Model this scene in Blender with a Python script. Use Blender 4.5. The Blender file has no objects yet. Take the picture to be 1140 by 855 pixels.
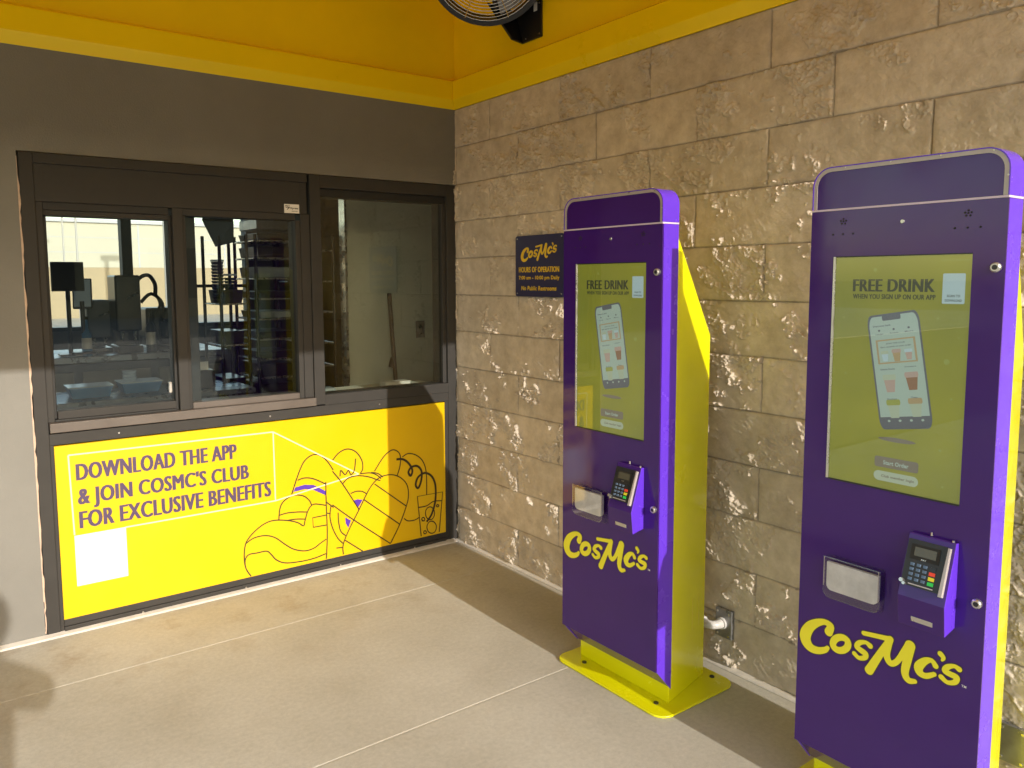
import bpy, bmesh, math, random
import numpy as np
from mathutils import Vector, Matrix, Euler
random.seed(7)
scene = bpy.context.scene
COL = scene.collection
rad = math.radians

# ------------------------------------------------------------------ materials
def new_mat(name):
    m = bpy.data.materials.new(name); m.use_nodes = True
    nt = m.node_tree
    b = nt.nodes['Principled BSDF']
    return m, nt, b

def mat(name, col, rough=0.5, metal=0.0, coat=0.0, bump=0.0, bscale=60, var=0.0, vscale=3.0, spec=0.5, emis=None, estr=0.0, rvar=0.0):
    m, nt, b = new_mat(name)
    b.inputs['Base Color'].default_value = (*col, 1)
    b.inputs['Roughness'].default_value = rough
    b.inputs['Metallic'].default_value = metal
    b.inputs['Coat Weight'].default_value = coat
    b.inputs['Coat Roughness'].default_value = 0.04
    b.inputs['Specular IOR Level'].default_value = spec
    if emis:
        b.inputs['Emission Color'].default_value = (*emis, 1)
        b.inputs['Emission Strength'].default_value = estr
    tc = nt.nodes.new('ShaderNodeTexCoord')
    if var or rvar:
        n = nt.nodes.new('ShaderNodeTexNoise'); n.inputs['Scale'].default_value = vscale
        n.inputs['Detail'].default_value = 7; n.inputs['Roughness'].default_value = 0.62
        nt.links.new(tc.outputs['Object'], n.inputs['Vector'])
        if var:
            mr = nt.nodes.new('ShaderNodeMapRange')
            mr.inputs['From Min'].default_value = .25; mr.inputs['From Max'].default_value = .75
            mr.inputs['To Min'].default_value = 1-var; mr.inputs['To Max'].default_value = 1+var
            nt.links.new(n.outputs['Fac'], mr.inputs['Value'])
            mx = nt.nodes.new('ShaderNodeVectorMath'); mx.operation = 'SCALE'
            mx.inputs[0].default_value = col
            nt.links.new(mr.outputs[0], mx.inputs['Scale'])
            nt.links.new(mx.outputs[0], b.inputs['Base Color'])
        if rvar:
            m2 = nt.nodes.new('ShaderNodeMapRange')
            m2.inputs['From Min'].default_value = .3; m2.inputs['From Max'].default_value = .7
            m2.inputs['To Min'].default_value = max(0, rough-rvar); m2.inputs['To Max'].default_value = rough+rvar
            nt.links.new(n.outputs['Fac'], m2.inputs['Value']); nt.links.new(m2.outputs[0], b.inputs['Roughness'])
    if bump:
        n2 = nt.nodes.new('ShaderNodeTexNoise'); n2.inputs['Scale'].default_value = bscale
        n2.inputs['Detail'].default_value = 5
        nt.links.new(tc.outputs['Object'], n2.inputs['Vector'])
        bp = nt.nodes.new('ShaderNodeBump'); bp.inputs['Strength'].default_value = bump
        bp.inputs['Distance'].default_value = 0.004
        nt.links.new(n2.outputs['Fac'], bp.inputs['Height']); nt.links.new(bp.outputs[0], b.inputs['Normal'])
    return m

def glass(name, tint=(.86, .9, .87), ior=1.5, boost=1.0, rough=0.0):
    m = bpy.data.materials.new(name); m.use_nodes = True
    nt = m.node_tree; nt.nodes.clear()
    o = nt.nodes.new('ShaderNodeOutputMaterial'); mx = nt.nodes.new('ShaderNodeMixShader')
    tr = nt.nodes.new('ShaderNodeBsdfTransparent'); tr.inputs[0].default_value = (*tint, 1)
    gl = nt.nodes.new('ShaderNodeBsdfGlossy'); gl.inputs['Roughness'].default_value = rough
    gl.inputs['Color'].default_value = (1, 1, 1, 1)
    fr = nt.nodes.new('ShaderNodeFresnel'); fr.inputs['IOR'].default_value = ior
    ge = nt.nodes.new('ShaderNodeNewGeometry'); im = nt.nodes.new('ShaderNodeMapRange')
    im.inputs['To Min'].default_value = ior; im.inputs['To Max'].default_value = 1/ior
    nt.links.new(ge.outputs['Backfacing'], im.inputs['Value']); nt.links.new(im.outputs[0], fr.inputs['IOR'])
    mm = nt.nodes.new('ShaderNodeMath'); mm.operation = 'MULTIPLY'; mm.inputs[1].default_value = boost
    mm.use_clamp = True
    nt.links.new(fr.outputs[0], mm.inputs[0]); nt.links.new(mm.outputs[0], mx.inputs[0])
    nt.links.new(tr.outputs[0], mx.inputs[1]); nt.links.new(gl.outputs[0], mx.inputs[2])
    nt.links.new(mx.outputs[0], o.inputs[0])
    return m

M = {}
M['render'] = mat('grey render', (.200, .193, .175), .85, bump=.3, bscale=160, var=.1, vscale=2.5)
M['bronze'] = mat('dark bronze frame', (.046, .043, .040), .55, spec=.15, bump=.03, bscale=300, var=.12, vscale=6, rvar=.06)
M['bronze2'] = mat('brown bronze sill', (.115, .095, .082), .4, var=.1, vscale=8, rvar=.06)
M['rubber'] = mat('black gasket', (.012, .011, .01), .6)
M['poster'] = mat('yellow poster vinyl', (.74, .475, .001), .32, var=.025, vscale=4, rvar=.05)
M['poster_text'] = mat('purple print', (.075, .045, .105), .45)
M['poster_line'] = mat('brown line print', (.035, .02, .010), .45)
M['poster_white'] = mat('cream line print', (.85, .78, .45), .45)
M['poster_purple'] = mat('violet print', (.085, .03, .38), .45)
M['paper'] = mat('white print', (.78, .76, .74), .45)
M['slips'] = mat('crumpled receipts', (.66, .65, .64), .35, bump=.6, bscale=26, var=.22, vscale=22, coat=.4)
M['canopy'] = mat('yellow canopy paint', (.97, .69, .001), .3, bump=.03, bscale=30, var=.05, vscale=1.5, rvar=.06)
M['canopy_top'] = mat('yellow canopy panel', (.96, .655, .001), .34, bump=.05, bscale=12, var=.08, vscale=1.2)
M['purple'] = mat('shaded kiosk purple', (.050, .012, .17), .10, coat=.15, spec=.38, bump=.008, bscale=8, var=.06, vscale=9, rvar=.07)  # kiosk paint in a darker tone, shade of the fronts put into the colour
M['purple_sunlit'] = mat('sunlit kiosk purple', (.115, .034, .60), .26, coat=.4, bump=.004, bscale=2, var=.06, vscale=5, rvar=.05)  # same kiosk paint in a brighter tone, sunlight on the sides painted in
M['lime'] = mat('yellow gloss powder coat', (.78, .76, .002), .24, coat=.35, bump=.005, bscale=2, var=.05, vscale=4, rvar=.05)
M['logo'] = mat('yellow logo vinyl', (.90, .82, .03), .4)
M['logo_edge'] = mat('dark logo outline', (.03, .012, .04), .4)
M['edge'] = mat('clear acrylic edge', (.42, .37, .36), .18, coat=.5, var=.12, vscale=12)
M['seam'] = mat('pale seam', (.62, .52, .68), .25)
M['steel'] = mat('bright steel', (.62, .60, .57), .28, metal=.9, rvar=.1, vscale=20)
M['darkmetal'] = mat('dark steel', (.05, .05, .055), .3, metal=.7)
M['hole'] = mat('speaker hole', (.006, .004, .012), .6)
M['black'] = mat('black powder coat', (.014, .013, .013), .42, bump=.03, bscale=80, var=.15, vscale=10)
M['blackplastic'] = mat('black plastic', (.018, .018, .021), .3)
M['keys'] = mat('blue grey keys', (.10, .16, .26), .4)
M['red'] = mat('red key', (.75, .06, .03), .4, emis=(.75, .06, .03), estr=.08)
M['keyyellow'] = mat('yellow key', (.8, .7, .03), .4)
M['green'] = mat('green key', (.03, .6, .1), .4)
M['lcd'] = mat('grey lcd', (.09, .085, .06), .2)
M['white'] = mat('white plastic', (.74, .72, .70), .4)
M['pvc'] = mat('grey pvc fitting', (.62, .60, .58), .35, var=.05, vscale=20)
M['galv'] = mat('galvanised plate', (.28, .28, .29), .35, metal=.6, var=.2, vscale=25, rvar=.1)
M['caulk'] = mat('pale caulk', (.62, .58, .53), .7, bump=.3, bscale=120, var=.12, vscale=20)
M['peach'] = mat('raw plaster edge', (.55, .40, .30), .85, bump=.5, bscale=90, var=.15, vscale=30)
M['sign'] = mat('navy sign face', (.026, .022, .085), .35, var=.05)
M['signyellow'] = mat('yellow sign print', (.80, .55, .03), .4)
M['glass'] = glass('window glass', (.84, .88, .88), 1.52, 1.0)
M['glass_fixed'] = glass('fixed window glass', (.86, .88, .84), 1.52, 1.6)
M['acrylic'] = glass('clear acrylic', (.94, .94, .95), 1.5, 1.6, .03)
M['int_wall'] = mat('interior pale wall', (.82, .84, .74), .7, var=.06, vscale=2)
M['int_dark'] = mat('interior dark wall', (.16, .17, .17), .7, var=.1)
M['int_ceiling'] = mat('interior ceiling', (.4, .41, .40), .8)
M['int_floor'] = mat('interior quarry tile', (.085, .055, .045), .45, var=.2, vscale=4)
M['counter'] = mat('steel counter', (.20, .23, .27), .3, metal=.6, rvar=.1, vscale=9, var=.15)
M['navy'] = mat('navy panel', (.03, .05, .085), .45)
M['navy_blue'] = mat('blue plastic', (.06, .2, .42), .35)
M['brown'] = mat('brown handle', (.10, .055, .035), .5)
M['greytray'] = mat('grey trays', (.30, .33, .33), .5, var=.15, vscale=9)
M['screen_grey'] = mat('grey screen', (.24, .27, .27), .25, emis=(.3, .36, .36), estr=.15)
M['bld_top'] = mat('cream block', (.46, .46, .38), .8, var=.03, vscale=.4)
M['bld_low'] = mat('tan block', (.36, .30, .19), .8, var=.06, vscale=.5)
M['trim'] = mat('pale roof trim', (.40, .43, .47), .5)
M['pole'] = mat('grey pole', (.42, .42, .40), .5)
M['skin'] = mat('skin', (.45, .25, .17), .55)
M['cloth'] = mat('dark jacket', (.035, .04, .05), .85, bump=.3, bscale=120)
M['jeans'] = mat('blue jeans', (.05, .07, .12), .9, bump=.3, bscale=160)
M['hair'] = mat('brown hair', (.03, .02, .014), .7, bump=.5, bscale=90)
M['leaf'] = mat('leaf', (.06, .10, .025), .7, var=.4, vscale=6)
# screen prints
def scr(name, c, e=.62):
    return mat(name, c, .35, emis=c, estr=e)
M['s_bg'] = None
M['s_dark'] = scr('screen dark text', (.040, .042, .022), .8)
M['s_body'] = scr('screen phone body', (.10, .10, .115), .8)
M['s_white'] = scr('screen pale', (.30, .36, .31), .85)
M['s_tan'] = scr('screen button', (.16, .13, .095), .85)
M['s_pale'] = scr('screen pale button', (.31, .34, .25), .9)
M['s_orange'] = scr('screen orange', (.33, .24, .13), .8)
M['s_pink'] = scr('screen pink', (.36, .26, .22), .8)
M['s_red'] = scr('screen brown', (.23, .12, .07), .8)
M['s_card'] = scr('screen card', (.34, .42, .44), .85)
M['s_green'] = scr('screen olive line', (.25, .26, .06), .85)

# yellow-olive screen background with soft drifting tone
def screen_bg():
    m, nt, b = new_mat('screen background')
    tc = nt.nodes.new('ShaderNodeTexCoord'); n = nt.nodes.new('ShaderNodeTexNoise')
    n.inputs['Scale'].default_value = 3.0; n.inputs['Detail'].default_value = 2
    nt.links.new(tc.outputs['Object'], n.inputs['Vector'])
    cr = nt.nodes.new('ShaderNodeValToRGB')
    cr.color_ramp.elements[0].position = .3; cr.color_ramp.elements[0].color = (.215, .215, .035, 1)
    cr.color_ramp.elements[1].position = .7; cr.color_ramp.elements[1].color = (.31, .285, .03, 1)
    nt.links.new(n.outputs['Fac'], cr.inputs[0])
    nt.links.new(cr.outputs[0], b.inputs['Base Color']); nt.links.new(cr.outputs[0], b.inputs['Emission Color'])
    b.inputs['Emission Strength'].default_value = .62; b.inputs['Roughness'].default_value = .35
    return m
M['s_bg'] = screen_bg()

def stone_mat():
    m, nt, b = new_mat('split face stone')
    tc = nt.nodes.new('ShaderNodeTexCoord')
    n = nt.nodes.new('ShaderNodeTexNoise'); n.inputs['Scale'].default_value = 14; n.inputs['Detail'].default_value = 9
    n.inputs['Roughness'].default_value = .65
    nt.links.new(tc.outputs['Object'], n.inputs['Vector'])
    cr = nt.nodes.new('ShaderNodeValToRGB')
    cr.color_ramp.elements[0].position = .32; cr.color_ramp.elements[0].color = (.51, .432, .345, 1)
    cr.color_ramp.elements[1].position = .68; cr.color_ramp.elements[1].color = (.71, .62, .515, 1)
    nt.links.new(n.outputs['Fac'], cr.inputs[0])
    at = nt.nodes.new('ShaderNodeAttribute'); at.attribute_name = 'tone'
    vm = nt.nodes.new('ShaderNodeVectorMath'); vm.operation = 'SCALE'
    nt.links.new(cr.outputs[0], vm.inputs[0]); nt.links.new(at.outputs['Fac'], vm.inputs['Scale'])
    nt.links.new(vm.outputs[0], b.inputs['Base Color'])
    b.inputs['Roughness'].default_value = .9; b.inputs['Specular IOR Level'].default_value = .08
    n2 = nt.nodes.new('ShaderNodeTexNoise'); n2.inputs['Scale'].default_value = 190; n2.inputs['Detail'].default_value = 4
    nt.links.new(tc.outputs['Object'], n2.inputs['Vector'])
    bp = nt.nodes.new('ShaderNodeBump'); bp.inputs['Strength'].default_value = .5; bp.inputs['Distance'].default_value = .0016
    nt.links.new(n2.outputs['Fac'], bp.inputs['Height']); nt.links.new(bp.outputs[0], b.inputs['Normal'])
    return m
M['stone'] = stone_mat()

def concrete_mat():
    m, nt, b = new_mat('broomed concrete')
    tc = nt.nodes.new('ShaderNodeTexCoord')
    def noise(sc, det=6, ro=.6, vec=None):
        n = nt.nodes.new('ShaderNodeTexNoise'); n.inputs['Scale'].default_value = sc
        n.inputs['Detail'].default_value = det; n.inputs['Roughness'].default_value = ro
        nt.links.new(vec or tc.outputs['Object'], n.inputs['Vector']); return n
    big = noise(1.3, 5, .6); cr = nt.nodes.new('ShaderNodeValToRGB')
    cr.color_ramp.elements[0].position = .3; cr.color_ramp.elements[0].color = (.42, .395, .335, 1)
    cr.color_ramp.elements[1].position = .7; cr.color_ramp.elements[1].color = (.56, .54, .48, 1)
    nt.links.new(big.outputs['Fac'], cr.inputs[0])
    fine = noise(55, 8, .75); mr = nt.nodes.new('ShaderNodeMapRange')
    mr.inputs['From Min'].default_value = .3; mr.inputs['From Max'].default_value = .7
    mr.inputs['To Min'].default_value = .86; mr.inputs['To Max'].default_value = 1.12
    nt.links.new(fine.outputs['Fac'], mr.inputs['Value'])
    sp = noise(420, 2, .5); m3 = nt.nodes.new('ShaderNodeMapRange')
    m3.inputs['From Min'].default_value = .3; m3.inputs['From Max'].default_value = .7
    m3.inputs['To Min'].default_value = .90; m3.inputs['To Max'].default_value = 1.08
    nt.links.new(sp.outputs['Fac'], m3.inputs['Value'])
    # brown stains
    st = noise(4.2, 8, .7); s2 = nt.nodes.new('ShaderNodeMapRange')
    s2.inputs['From Min'].default_value = .52; s2.inputs['From Max'].default_value = .74
    s2.inputs['To Min'].default_value = 0; s2.inputs['To Max'].default_value = .6
    nt.links.new(st.outputs['Fac'], s2.inputs['Value'])
    # stains gather by the wall (y > -0.6)
    sx = nt.nodes.new('ShaderNodeSeparateXYZ'); nt.links.new(tc.outputs['Object'], sx.inputs[0])
    wy = nt.nodes.new('ShaderNodeMapRange'); wy.inputs['From Min'].default_value = -.95; wy.inputs['From Max'].default_value = -.15
    wy.inputs['To Min'].default_value = .15; wy.inputs['To Max'].default_value = 1.1
    nt.links.new(sx.outputs['Y'], wy.inputs['Value'])
    mu = nt.nodes.new('ShaderNodeMath'); mu.operation = 'MULTIPLY'
    nt.links.new(s2.outputs[0], mu.inputs[0]); nt.links.new(wy.outputs[0], mu.inputs[1])
    a = nt.nodes.new('ShaderNodeMath'); a.operation = 'MULTIPLY'
    nt.links.new(mr.outputs[0], a.inputs[0]); nt.links.new(m3.outputs[0], a.inputs[1])
    vm = nt.nodes.new('ShaderNodeVectorMath'); vm.operation = 'SCALE'
    nt.links.new(cr.outputs[0], vm.inputs[0]); nt.links.new(a.outputs[0], vm.inputs['Scale'])
    mix = nt.nodes.new('ShaderNodeMix'); mix.data_type = 'RGBA'
    nt.links.new(mu.outputs[0], mix.inputs['Factor']); nt.links.new(vm.outputs[0], mix.inputs['A'])
    mix.inputs['B'].default_value = (.25, .16, .075, 1)
    nt.links.new(mix.outputs['Result'], b.inputs['Base Color'])
    b.inputs['Roughness'].default_value = .72; b.inputs['Specular IOR Level'].default_value = .35
    bp = nt.nodes.new('ShaderNodeBump'); bp.inputs['Strength'].default_value = .35; bp.inputs['Distance'].default_value = .0015
    nt.links.new(sp.outputs['Fac'], bp.inputs['Height']); nt.links.new(bp.outputs[0], b.inputs['Normal'])
    return m
M['concrete'] = concrete_mat()
M['joint'] = mat('pale joint', (.50, .47, .39), .8, var=.15, vscale=25)
M['pale_road'] = mat('road paled for bounce', (.36, .34, .29), .9, bump=.5, bscale=150, var=.2, vscale=3)  # unseen road surface, made pale to bounce light under the canopy
M['kerb'] = mat('kerb concrete', (.45, .42, .36), .8, var=.1)
M['ground'] = mat('dry ground', (.30, .26, .17), .95, var=.2, vscale=.3)

# ------------------------------------------------------------------ helpers
def tag(o, label=None, cat=None, group=None, kind=None):
    if label: o['label'] = label
    if cat: o['category'] = cat
    if group: o['group'] = group
    if kind: o['kind'] = kind
    return o

def empty(name, loc=(0, 0, 0), label=None, cat=None, group=None):
    o = bpy.data.objects.new(name, None); COL.objects.link(o); o.location = loc
    o.empty_display_size = .1
    return tag(o, label, cat, group)

def link(name, me, mat_, parent=None, bevel=0, smooth=False):
    o = bpy.data.objects.new(name, me); COL.objects.link(o)
    if mat_ is not None:
        for x in (mat_ if isinstance(mat_, (list, tuple)) else [mat_]): me.materials.append(x)
    if parent: o.parent = parent
    if smooth:
        for p in me.polygons: p.use_smooth = True
    if bevel:
        b = o.modifiers.new('b', 'BEVEL'); b.width = bevel; b.segments = 2; b.limit_method = 'ANGLE'
        b.angle_limit = rad(35)
    return o

EACH = {'screw', 'bolt', 'screen_trim', 'access_slot', 'speaker_hole', 'locknut', 'rivet', 'housing_pin', 'key_lock', 'bracket_screw', 'side_panel', 'cabinet_door'}
class MB:
    def __init__(s): s.bm = bmesh.new()
    def box(s, x0, x1, y0, y1, z0, z1):
        vs = [s.bm.verts.new((x, y, z)) for x in (x0, x1) for y in (y0, y1) for z in (z0, z1)]
        for f in [(0, 1, 3, 2), (4, 6, 7, 5), (0, 4, 5, 1), (2, 3, 7, 6), (0, 2, 6, 4), (1, 5, 7, 3)]:
            s.bm.faces.new([vs[i] for i in f])
        return s
    def hexa(s, a, b):   # two quads (lists of 4 pts), joined
        va = [s.bm.verts.new(p) for p in a]; vb = [s.bm.verts.new(p) for p in b]
        n = len(va)
        s.bm.faces.new(va[::-1]); s.bm.faces.new(vb)
        for i in range(n):
            s.bm.faces.new([va[i], va[(i+1) % n], vb[(i+1) % n], vb[i]])
        return s
    def face(s, pts):
        s.bm.faces.new([s.bm.verts.new(p) for p in pts]); return s
    def tube(s, pts, r, seg=10, caps=True, closed=False):
        pts = [Vector(p) for p in pts]; n = len(pts); rings = []
        up = None
        for i, p in enumerate(pts):
            if closed: d = pts[(i+1) % n]-pts[i-1]
            else: d = pts[min(i+1, n-1)]-pts[max(i-1, 0)]
            d.normalize()
            if up is None:
                up = d.orthogonal().normalized()
            else:
                up = (up - d*up.dot(d)).normalized()
            w = d.cross(up)
            rr = r[i] if isinstance(r, (list, tuple)) else r
            rings.append([s.bm.verts.new(p+(up*math.cos(a)+w*math.sin(a))*rr) for a in [2*math.pi*k/seg for k in range(seg)]])
        m = n if closed else n-1
        for i in range(m):
            A, B = rings[i], rings[(i+1) % n]
            for k in range(seg):
                s.bm.faces.new([A[k], A[(k+1) % seg], B[(k+1) % seg], B[k]])
        if caps and not closed:
            s.bm.faces.new(rings[0][::-1]); s.bm.faces.new(rings[-1])
        return s
    def done(s, name, mat_, parent=None, bevel=0, smooth=False):
        bmesh.ops.recalc_face_normals(s.bm, faces=s.bm.faces)
        if name in EACH:      # every loose piece becomes an object of its own
            s.bm.verts.ensure_lookup_table(); s.bm.verts.index_update(); seen = set(); out = []
            for v0 in s.bm.verts:
                if v0.index in seen: continue
                isl = []; todo = [v0]; seen.add(v0.index)
                while todo:
                    v = todo.pop(); isl.append(v)
                    for e in v.link_edges:
                        o_ = e.other_vert(v)
                        if o_.index not in seen: seen.add(o_.index); todo.append(o_)
                mp_ = {v.index: i for i, v in enumerate(isl)}; fs = {f for v in isl for f in v.link_faces}
                me = bpy.data.meshes.new(name); me.from_pydata([v.co[:] for v in isl], [], [[mp_[v.index] for v in f.verts] for f in fs]); me.update()
                out.append(link(name, me, mat_, parent, bevel, smooth))
            s.bm.free(); return out[0] if len(out) == 1 else out
        me = bpy.data.meshes.new(name); s.bm.to_mesh(me); s.bm.free()
        return link(name, me, mat_, parent, bevel, smooth)

def smooth_angle(o, a=35):
    if isinstance(o, list):
        for q in o: smooth_angle(q, a)
        return o
    for p in o.data.polygons: p.use_smooth = True
    try: o.data.set_sharp_from_angle(angle=rad(a))
    except Exception: pass
    return o

def rrect(s0, s1, t0, t1, r, n=6, corners=(1, 1, 1, 1)):
    """rounded rectangle outline, corners order: bl, br, tr, tl"""
    pts = []
    for (cx, cy, a0, c) in [(s0+r, t0+r, 180, corners[0]), (s1-r, t0+r, 270, corners[1]), (s1-r, t1-r, 0, corners[2]), (s0+r, t1-r, 90, corners[3])]:
        if c:
            for k in range(n+1):
                a = rad(a0+90*k/n); pts.append((cx+r*math.cos(a), cy+r*math.sin(a)))
        else:
            ex = s0 if cx < (s0+s1)/2 else s1; ey = t0 if cy < (t0+t1)/2 else t1
            pts.append((ex, ey))
    return pts

def prism(name, outline, d0, d1, mp, mat_, parent=None, bevel=0):
    """outline in (s,t); mp(s,t,d)->xyz"""
    m = MB(); m.hexa([mp(s, t, d0) for s, t in outline], [mp(s, t, d1) for s, t in outline])
    return m.done(name, mat_, parent, bevel)

def sheet(name, outline, d, mp, mat_, parent=None):
    m = MB(); m.face([mp(s, t, d) for s, t in outline]); return m.done(name, mat_, parent)

def catmull(P, n=8, closed=False):
    P = [np.array(p, float) for p in P]; out = []
    N = len(P)
    for i in range(N-1):
        p0 = P[i-1] if i > 0 else (P[N-2] if closed else P[0]); p1 = P[i]; p2 = P[i+1]
        p3 = P[i+2] if i+2 < N else (P[1] if closed else P[-1])
        for k in range(n):
            t = k/n
            out.append(.5*((2*p1)+(-p0+p2)*t+(2*p0-5*p1+4*p2-p3)*t*t+(-p0+3*p1-3*p2+p3)*t**3))
    out.append(P[-1]); return out

def ribbons(name, strokes, width, d, mp, mat_, parent=None, n=6):
    """thin printed lines: every quad strip creeps forward a hair so crossings never coincide"""
    bm = bmesh.new(); k = 0
    for st in strokes:
        closed = np.hypot(*(np.array(st[0])-np.array(st[-1]))) < 1e-4
        sharp = False
        if 3 <= len(st) <= 4:
            A_ = [np.array(q, float) for q in st]
            for a, b_, c in zip(A_, A_[1:], A_[2:]):
                u, v = b_-a, c-b_
                if (u@v)/(np.hypot(*u)*np.hypot(*v)+1e-12) < .55: sharp = True
        pts = catmull(st, n, closed) if len(st) > 2 and not sharp else [np.array(p, float) for p in st]
        prev = None
        for i, p in enumerate(pts):
            a = pts[max(i-1, 0)]; b = pts[min(i+1, len(pts)-1)]
            t = b-a; L = np.hypot(*t) or 1; nrm = np.array([-t[1], t[0]])/L*width/2
            dd = d+k*1.5e-6; k += 1
            v = [bm.verts.new(mp(*(p+nrm), dd)), bm.verts.new(mp(*(p-nrm), dd))]
            if prev: bm.faces.new([prev[0], prev[1], v[1], v[0]])
            prev = v
    me = bpy.data.meshes.new(name); bm.to_mesh(me); bm.free()
    return link(name, me, mat_, parent)

def stroke_shape(strokes, grow=0.0, cell=.0016):
    """union of round brush strokes (x,y,width) -> clean flat polygons by marching squares; returns verts, faces"""
    segs = []
    for st in strokes:
        pts = catmull(st, 6) if len(st) > 2 else [np.array(p, float) for p in st]
        for a, b in zip(pts[:-1], pts[1:]): segs.append((a, b))
    allp = np.array([s[0] for s in segs]+[s[1] for s in segs])
    x0, y0 = allp[:, :2].min(0)-.05*0-.03; x1, y1 = allp[:, :2].max(0)+.03
    nx = int((x1-x0)/cell)+2; ny = int((y1-y0)/cell)+2
    X, Y = np.meshgrid(x0+np.arange(nx)*cell, y0+np.arange(ny)*cell, indexing='ij')
    F = np.full(X.shape, 1e3)
    for a, b in segs:
        d = b[:2]-a[:2]; L2 = max(d@d, 1e-12)
        r = (max(a[2], b[2])/2+grow+cell*3)
        i0 = max(int((min(a[0], b[0])-r-x0)/cell), 0); i1 = min(int((max(a[0], b[0])+r-x0)/cell)+2, nx)
        j0 = max(int((min(a[1], b[1])-r-y0)/cell), 0); j1 = min(int((max(a[1], b[1])+r-y0)/cell)+2, ny)
        xs, ys = X[i0:i1, j0:j1], Y[i0:i1, j0:j1]
        t = np.clip(((xs-a[0])*d[0]+(ys-a[1])*d[1])/L2, 0, 1)
        dist = np.hypot(xs-a[0]-t*d[0], ys-a[1]-t*d[1])-(a[2]+t*(b[2]-a[2]))/2-grow
        F[i0:i1, j0:j1] = np.minimum(F[i0:i1, j0:j1], dist)
    verts = []; idx = {}; faces = []
    def vert(key, p):
        if key not in idx: idx[key] = len(verts); verts.append(p)
        return idx[key]
    ins = F < 0
    for j in range(ny-1):
        i = 0
        while i < nx-1:
            c = [(i, j), (i+1, j), (i+1, j+1), (i, j+1)]
            s = [ins[q] for q in c]
            if not any(s): i += 1; continue
            if all(s):
                i2 = i
                while i2+1 < nx-1 and ins[i2+2, j] and ins[i2+2, j+1]: i2 += 1
                # one row run
                top = [vert(('g', k, j+1), (X[k, j+1], Y[k, j+1])) for k in (i2+1, i)]
                bot = [vert(('g', k, j), (X[k, j], Y[k, j])) for k in (i, i2+1)]
                faces.append(bot+top); i = i2+1; continue
            poly = []
            for q in range(4):
                a, b = c[q], c[(q+1) % 4]
                if s[q]: poly.append(vert(('g',)+a, (X[a], Y[a])))
                if s[q] != s[(q+1) % 4]:
                    t = F[a]/(F[a]-F[b]); key = ('e',)+(min(a, b)+max(a, b))
                    poly.append(vert(key, (X[a]+t*(X[b]-X[a]), Y[a]+t*(Y[b]-Y[a]))))
            if len(poly) > 2: faces.append(poly)
            i += 1
    return verts, faces

def flat_mesh(name, vf, d, mp, mat_, parent=None):
    v, f = vf; me = bpy.data.meshes.new(name)
    me.from_pydata([mp(a, b, d) for a, b in v], [], f); me.update()
    return link(name, me, mat_, parent)

CAPH = {}
def text(name, body, box, d, mp, mat_, parent=None, bold=.02, shear=0.0, cap=False, shifts=(0,)):
    """writing fitted into box (s0,s1,t0,t1) on a surface"""
    cu = bpy.data.curves.new(name, 'FONT'); cu.body = body; cu.size = 1; cu.offset = bold; cu.shear = shear
    cu.resolution_u = 3; cu.fill_mode = 'FRONT'
    cu.space_character = 1.0+bold*2.2+(.07 if len(shifts) > 1 else 0)
    o = bpy.data.objects.new('tmp', cu); COL.objects.link(o)
    dg = bpy.context.evaluated_depsgraph_get(); dg.update()
    me = bpy.data.meshes.new_from_object(o.evaluated_get(dg))
    COL.objects.unlink(o); bpy.data.objects.remove(o)
    if cap:      # scale by capital height so descenders hang below the box
        CAPH.setdefault('h', None)
    n = len(me.vertices); co = np.empty(n*3); me.vertices.foreach_get('co', co); co = co.reshape(-1, 3)
    lo, hi = co.min(0), co.max(0)
    if cap: lo[1] = -bold*.5; hi[1] = .729+bold*.5
    s0, s1, t0, t1 = box; dmax = max(abs(q) for q in shifts); s0 += dmax; s1 -= dmax
    F_ = [tuple(p.vertices) for p in me.polygons]; VV = []; FF = []
    for kk, sh in enumerate(shifts):
        for i in range(n):
            VV.append(mp(s0+(co[i, 0]-lo[0])/(hi[0]-lo[0])*(s1-s0)+sh, t0+(co[i, 1]-lo[1])/(hi[1]-lo[1])*(t1-t0), d+kk*3e-5))
        FF += [tuple(v+kk*n for v in f) for f in F_]
    m2 = bpy.data.meshes.new(name); m2.from_pydata(VV, [], FF); m2.update()
    return link(name, m2, mat_, parent)

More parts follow.
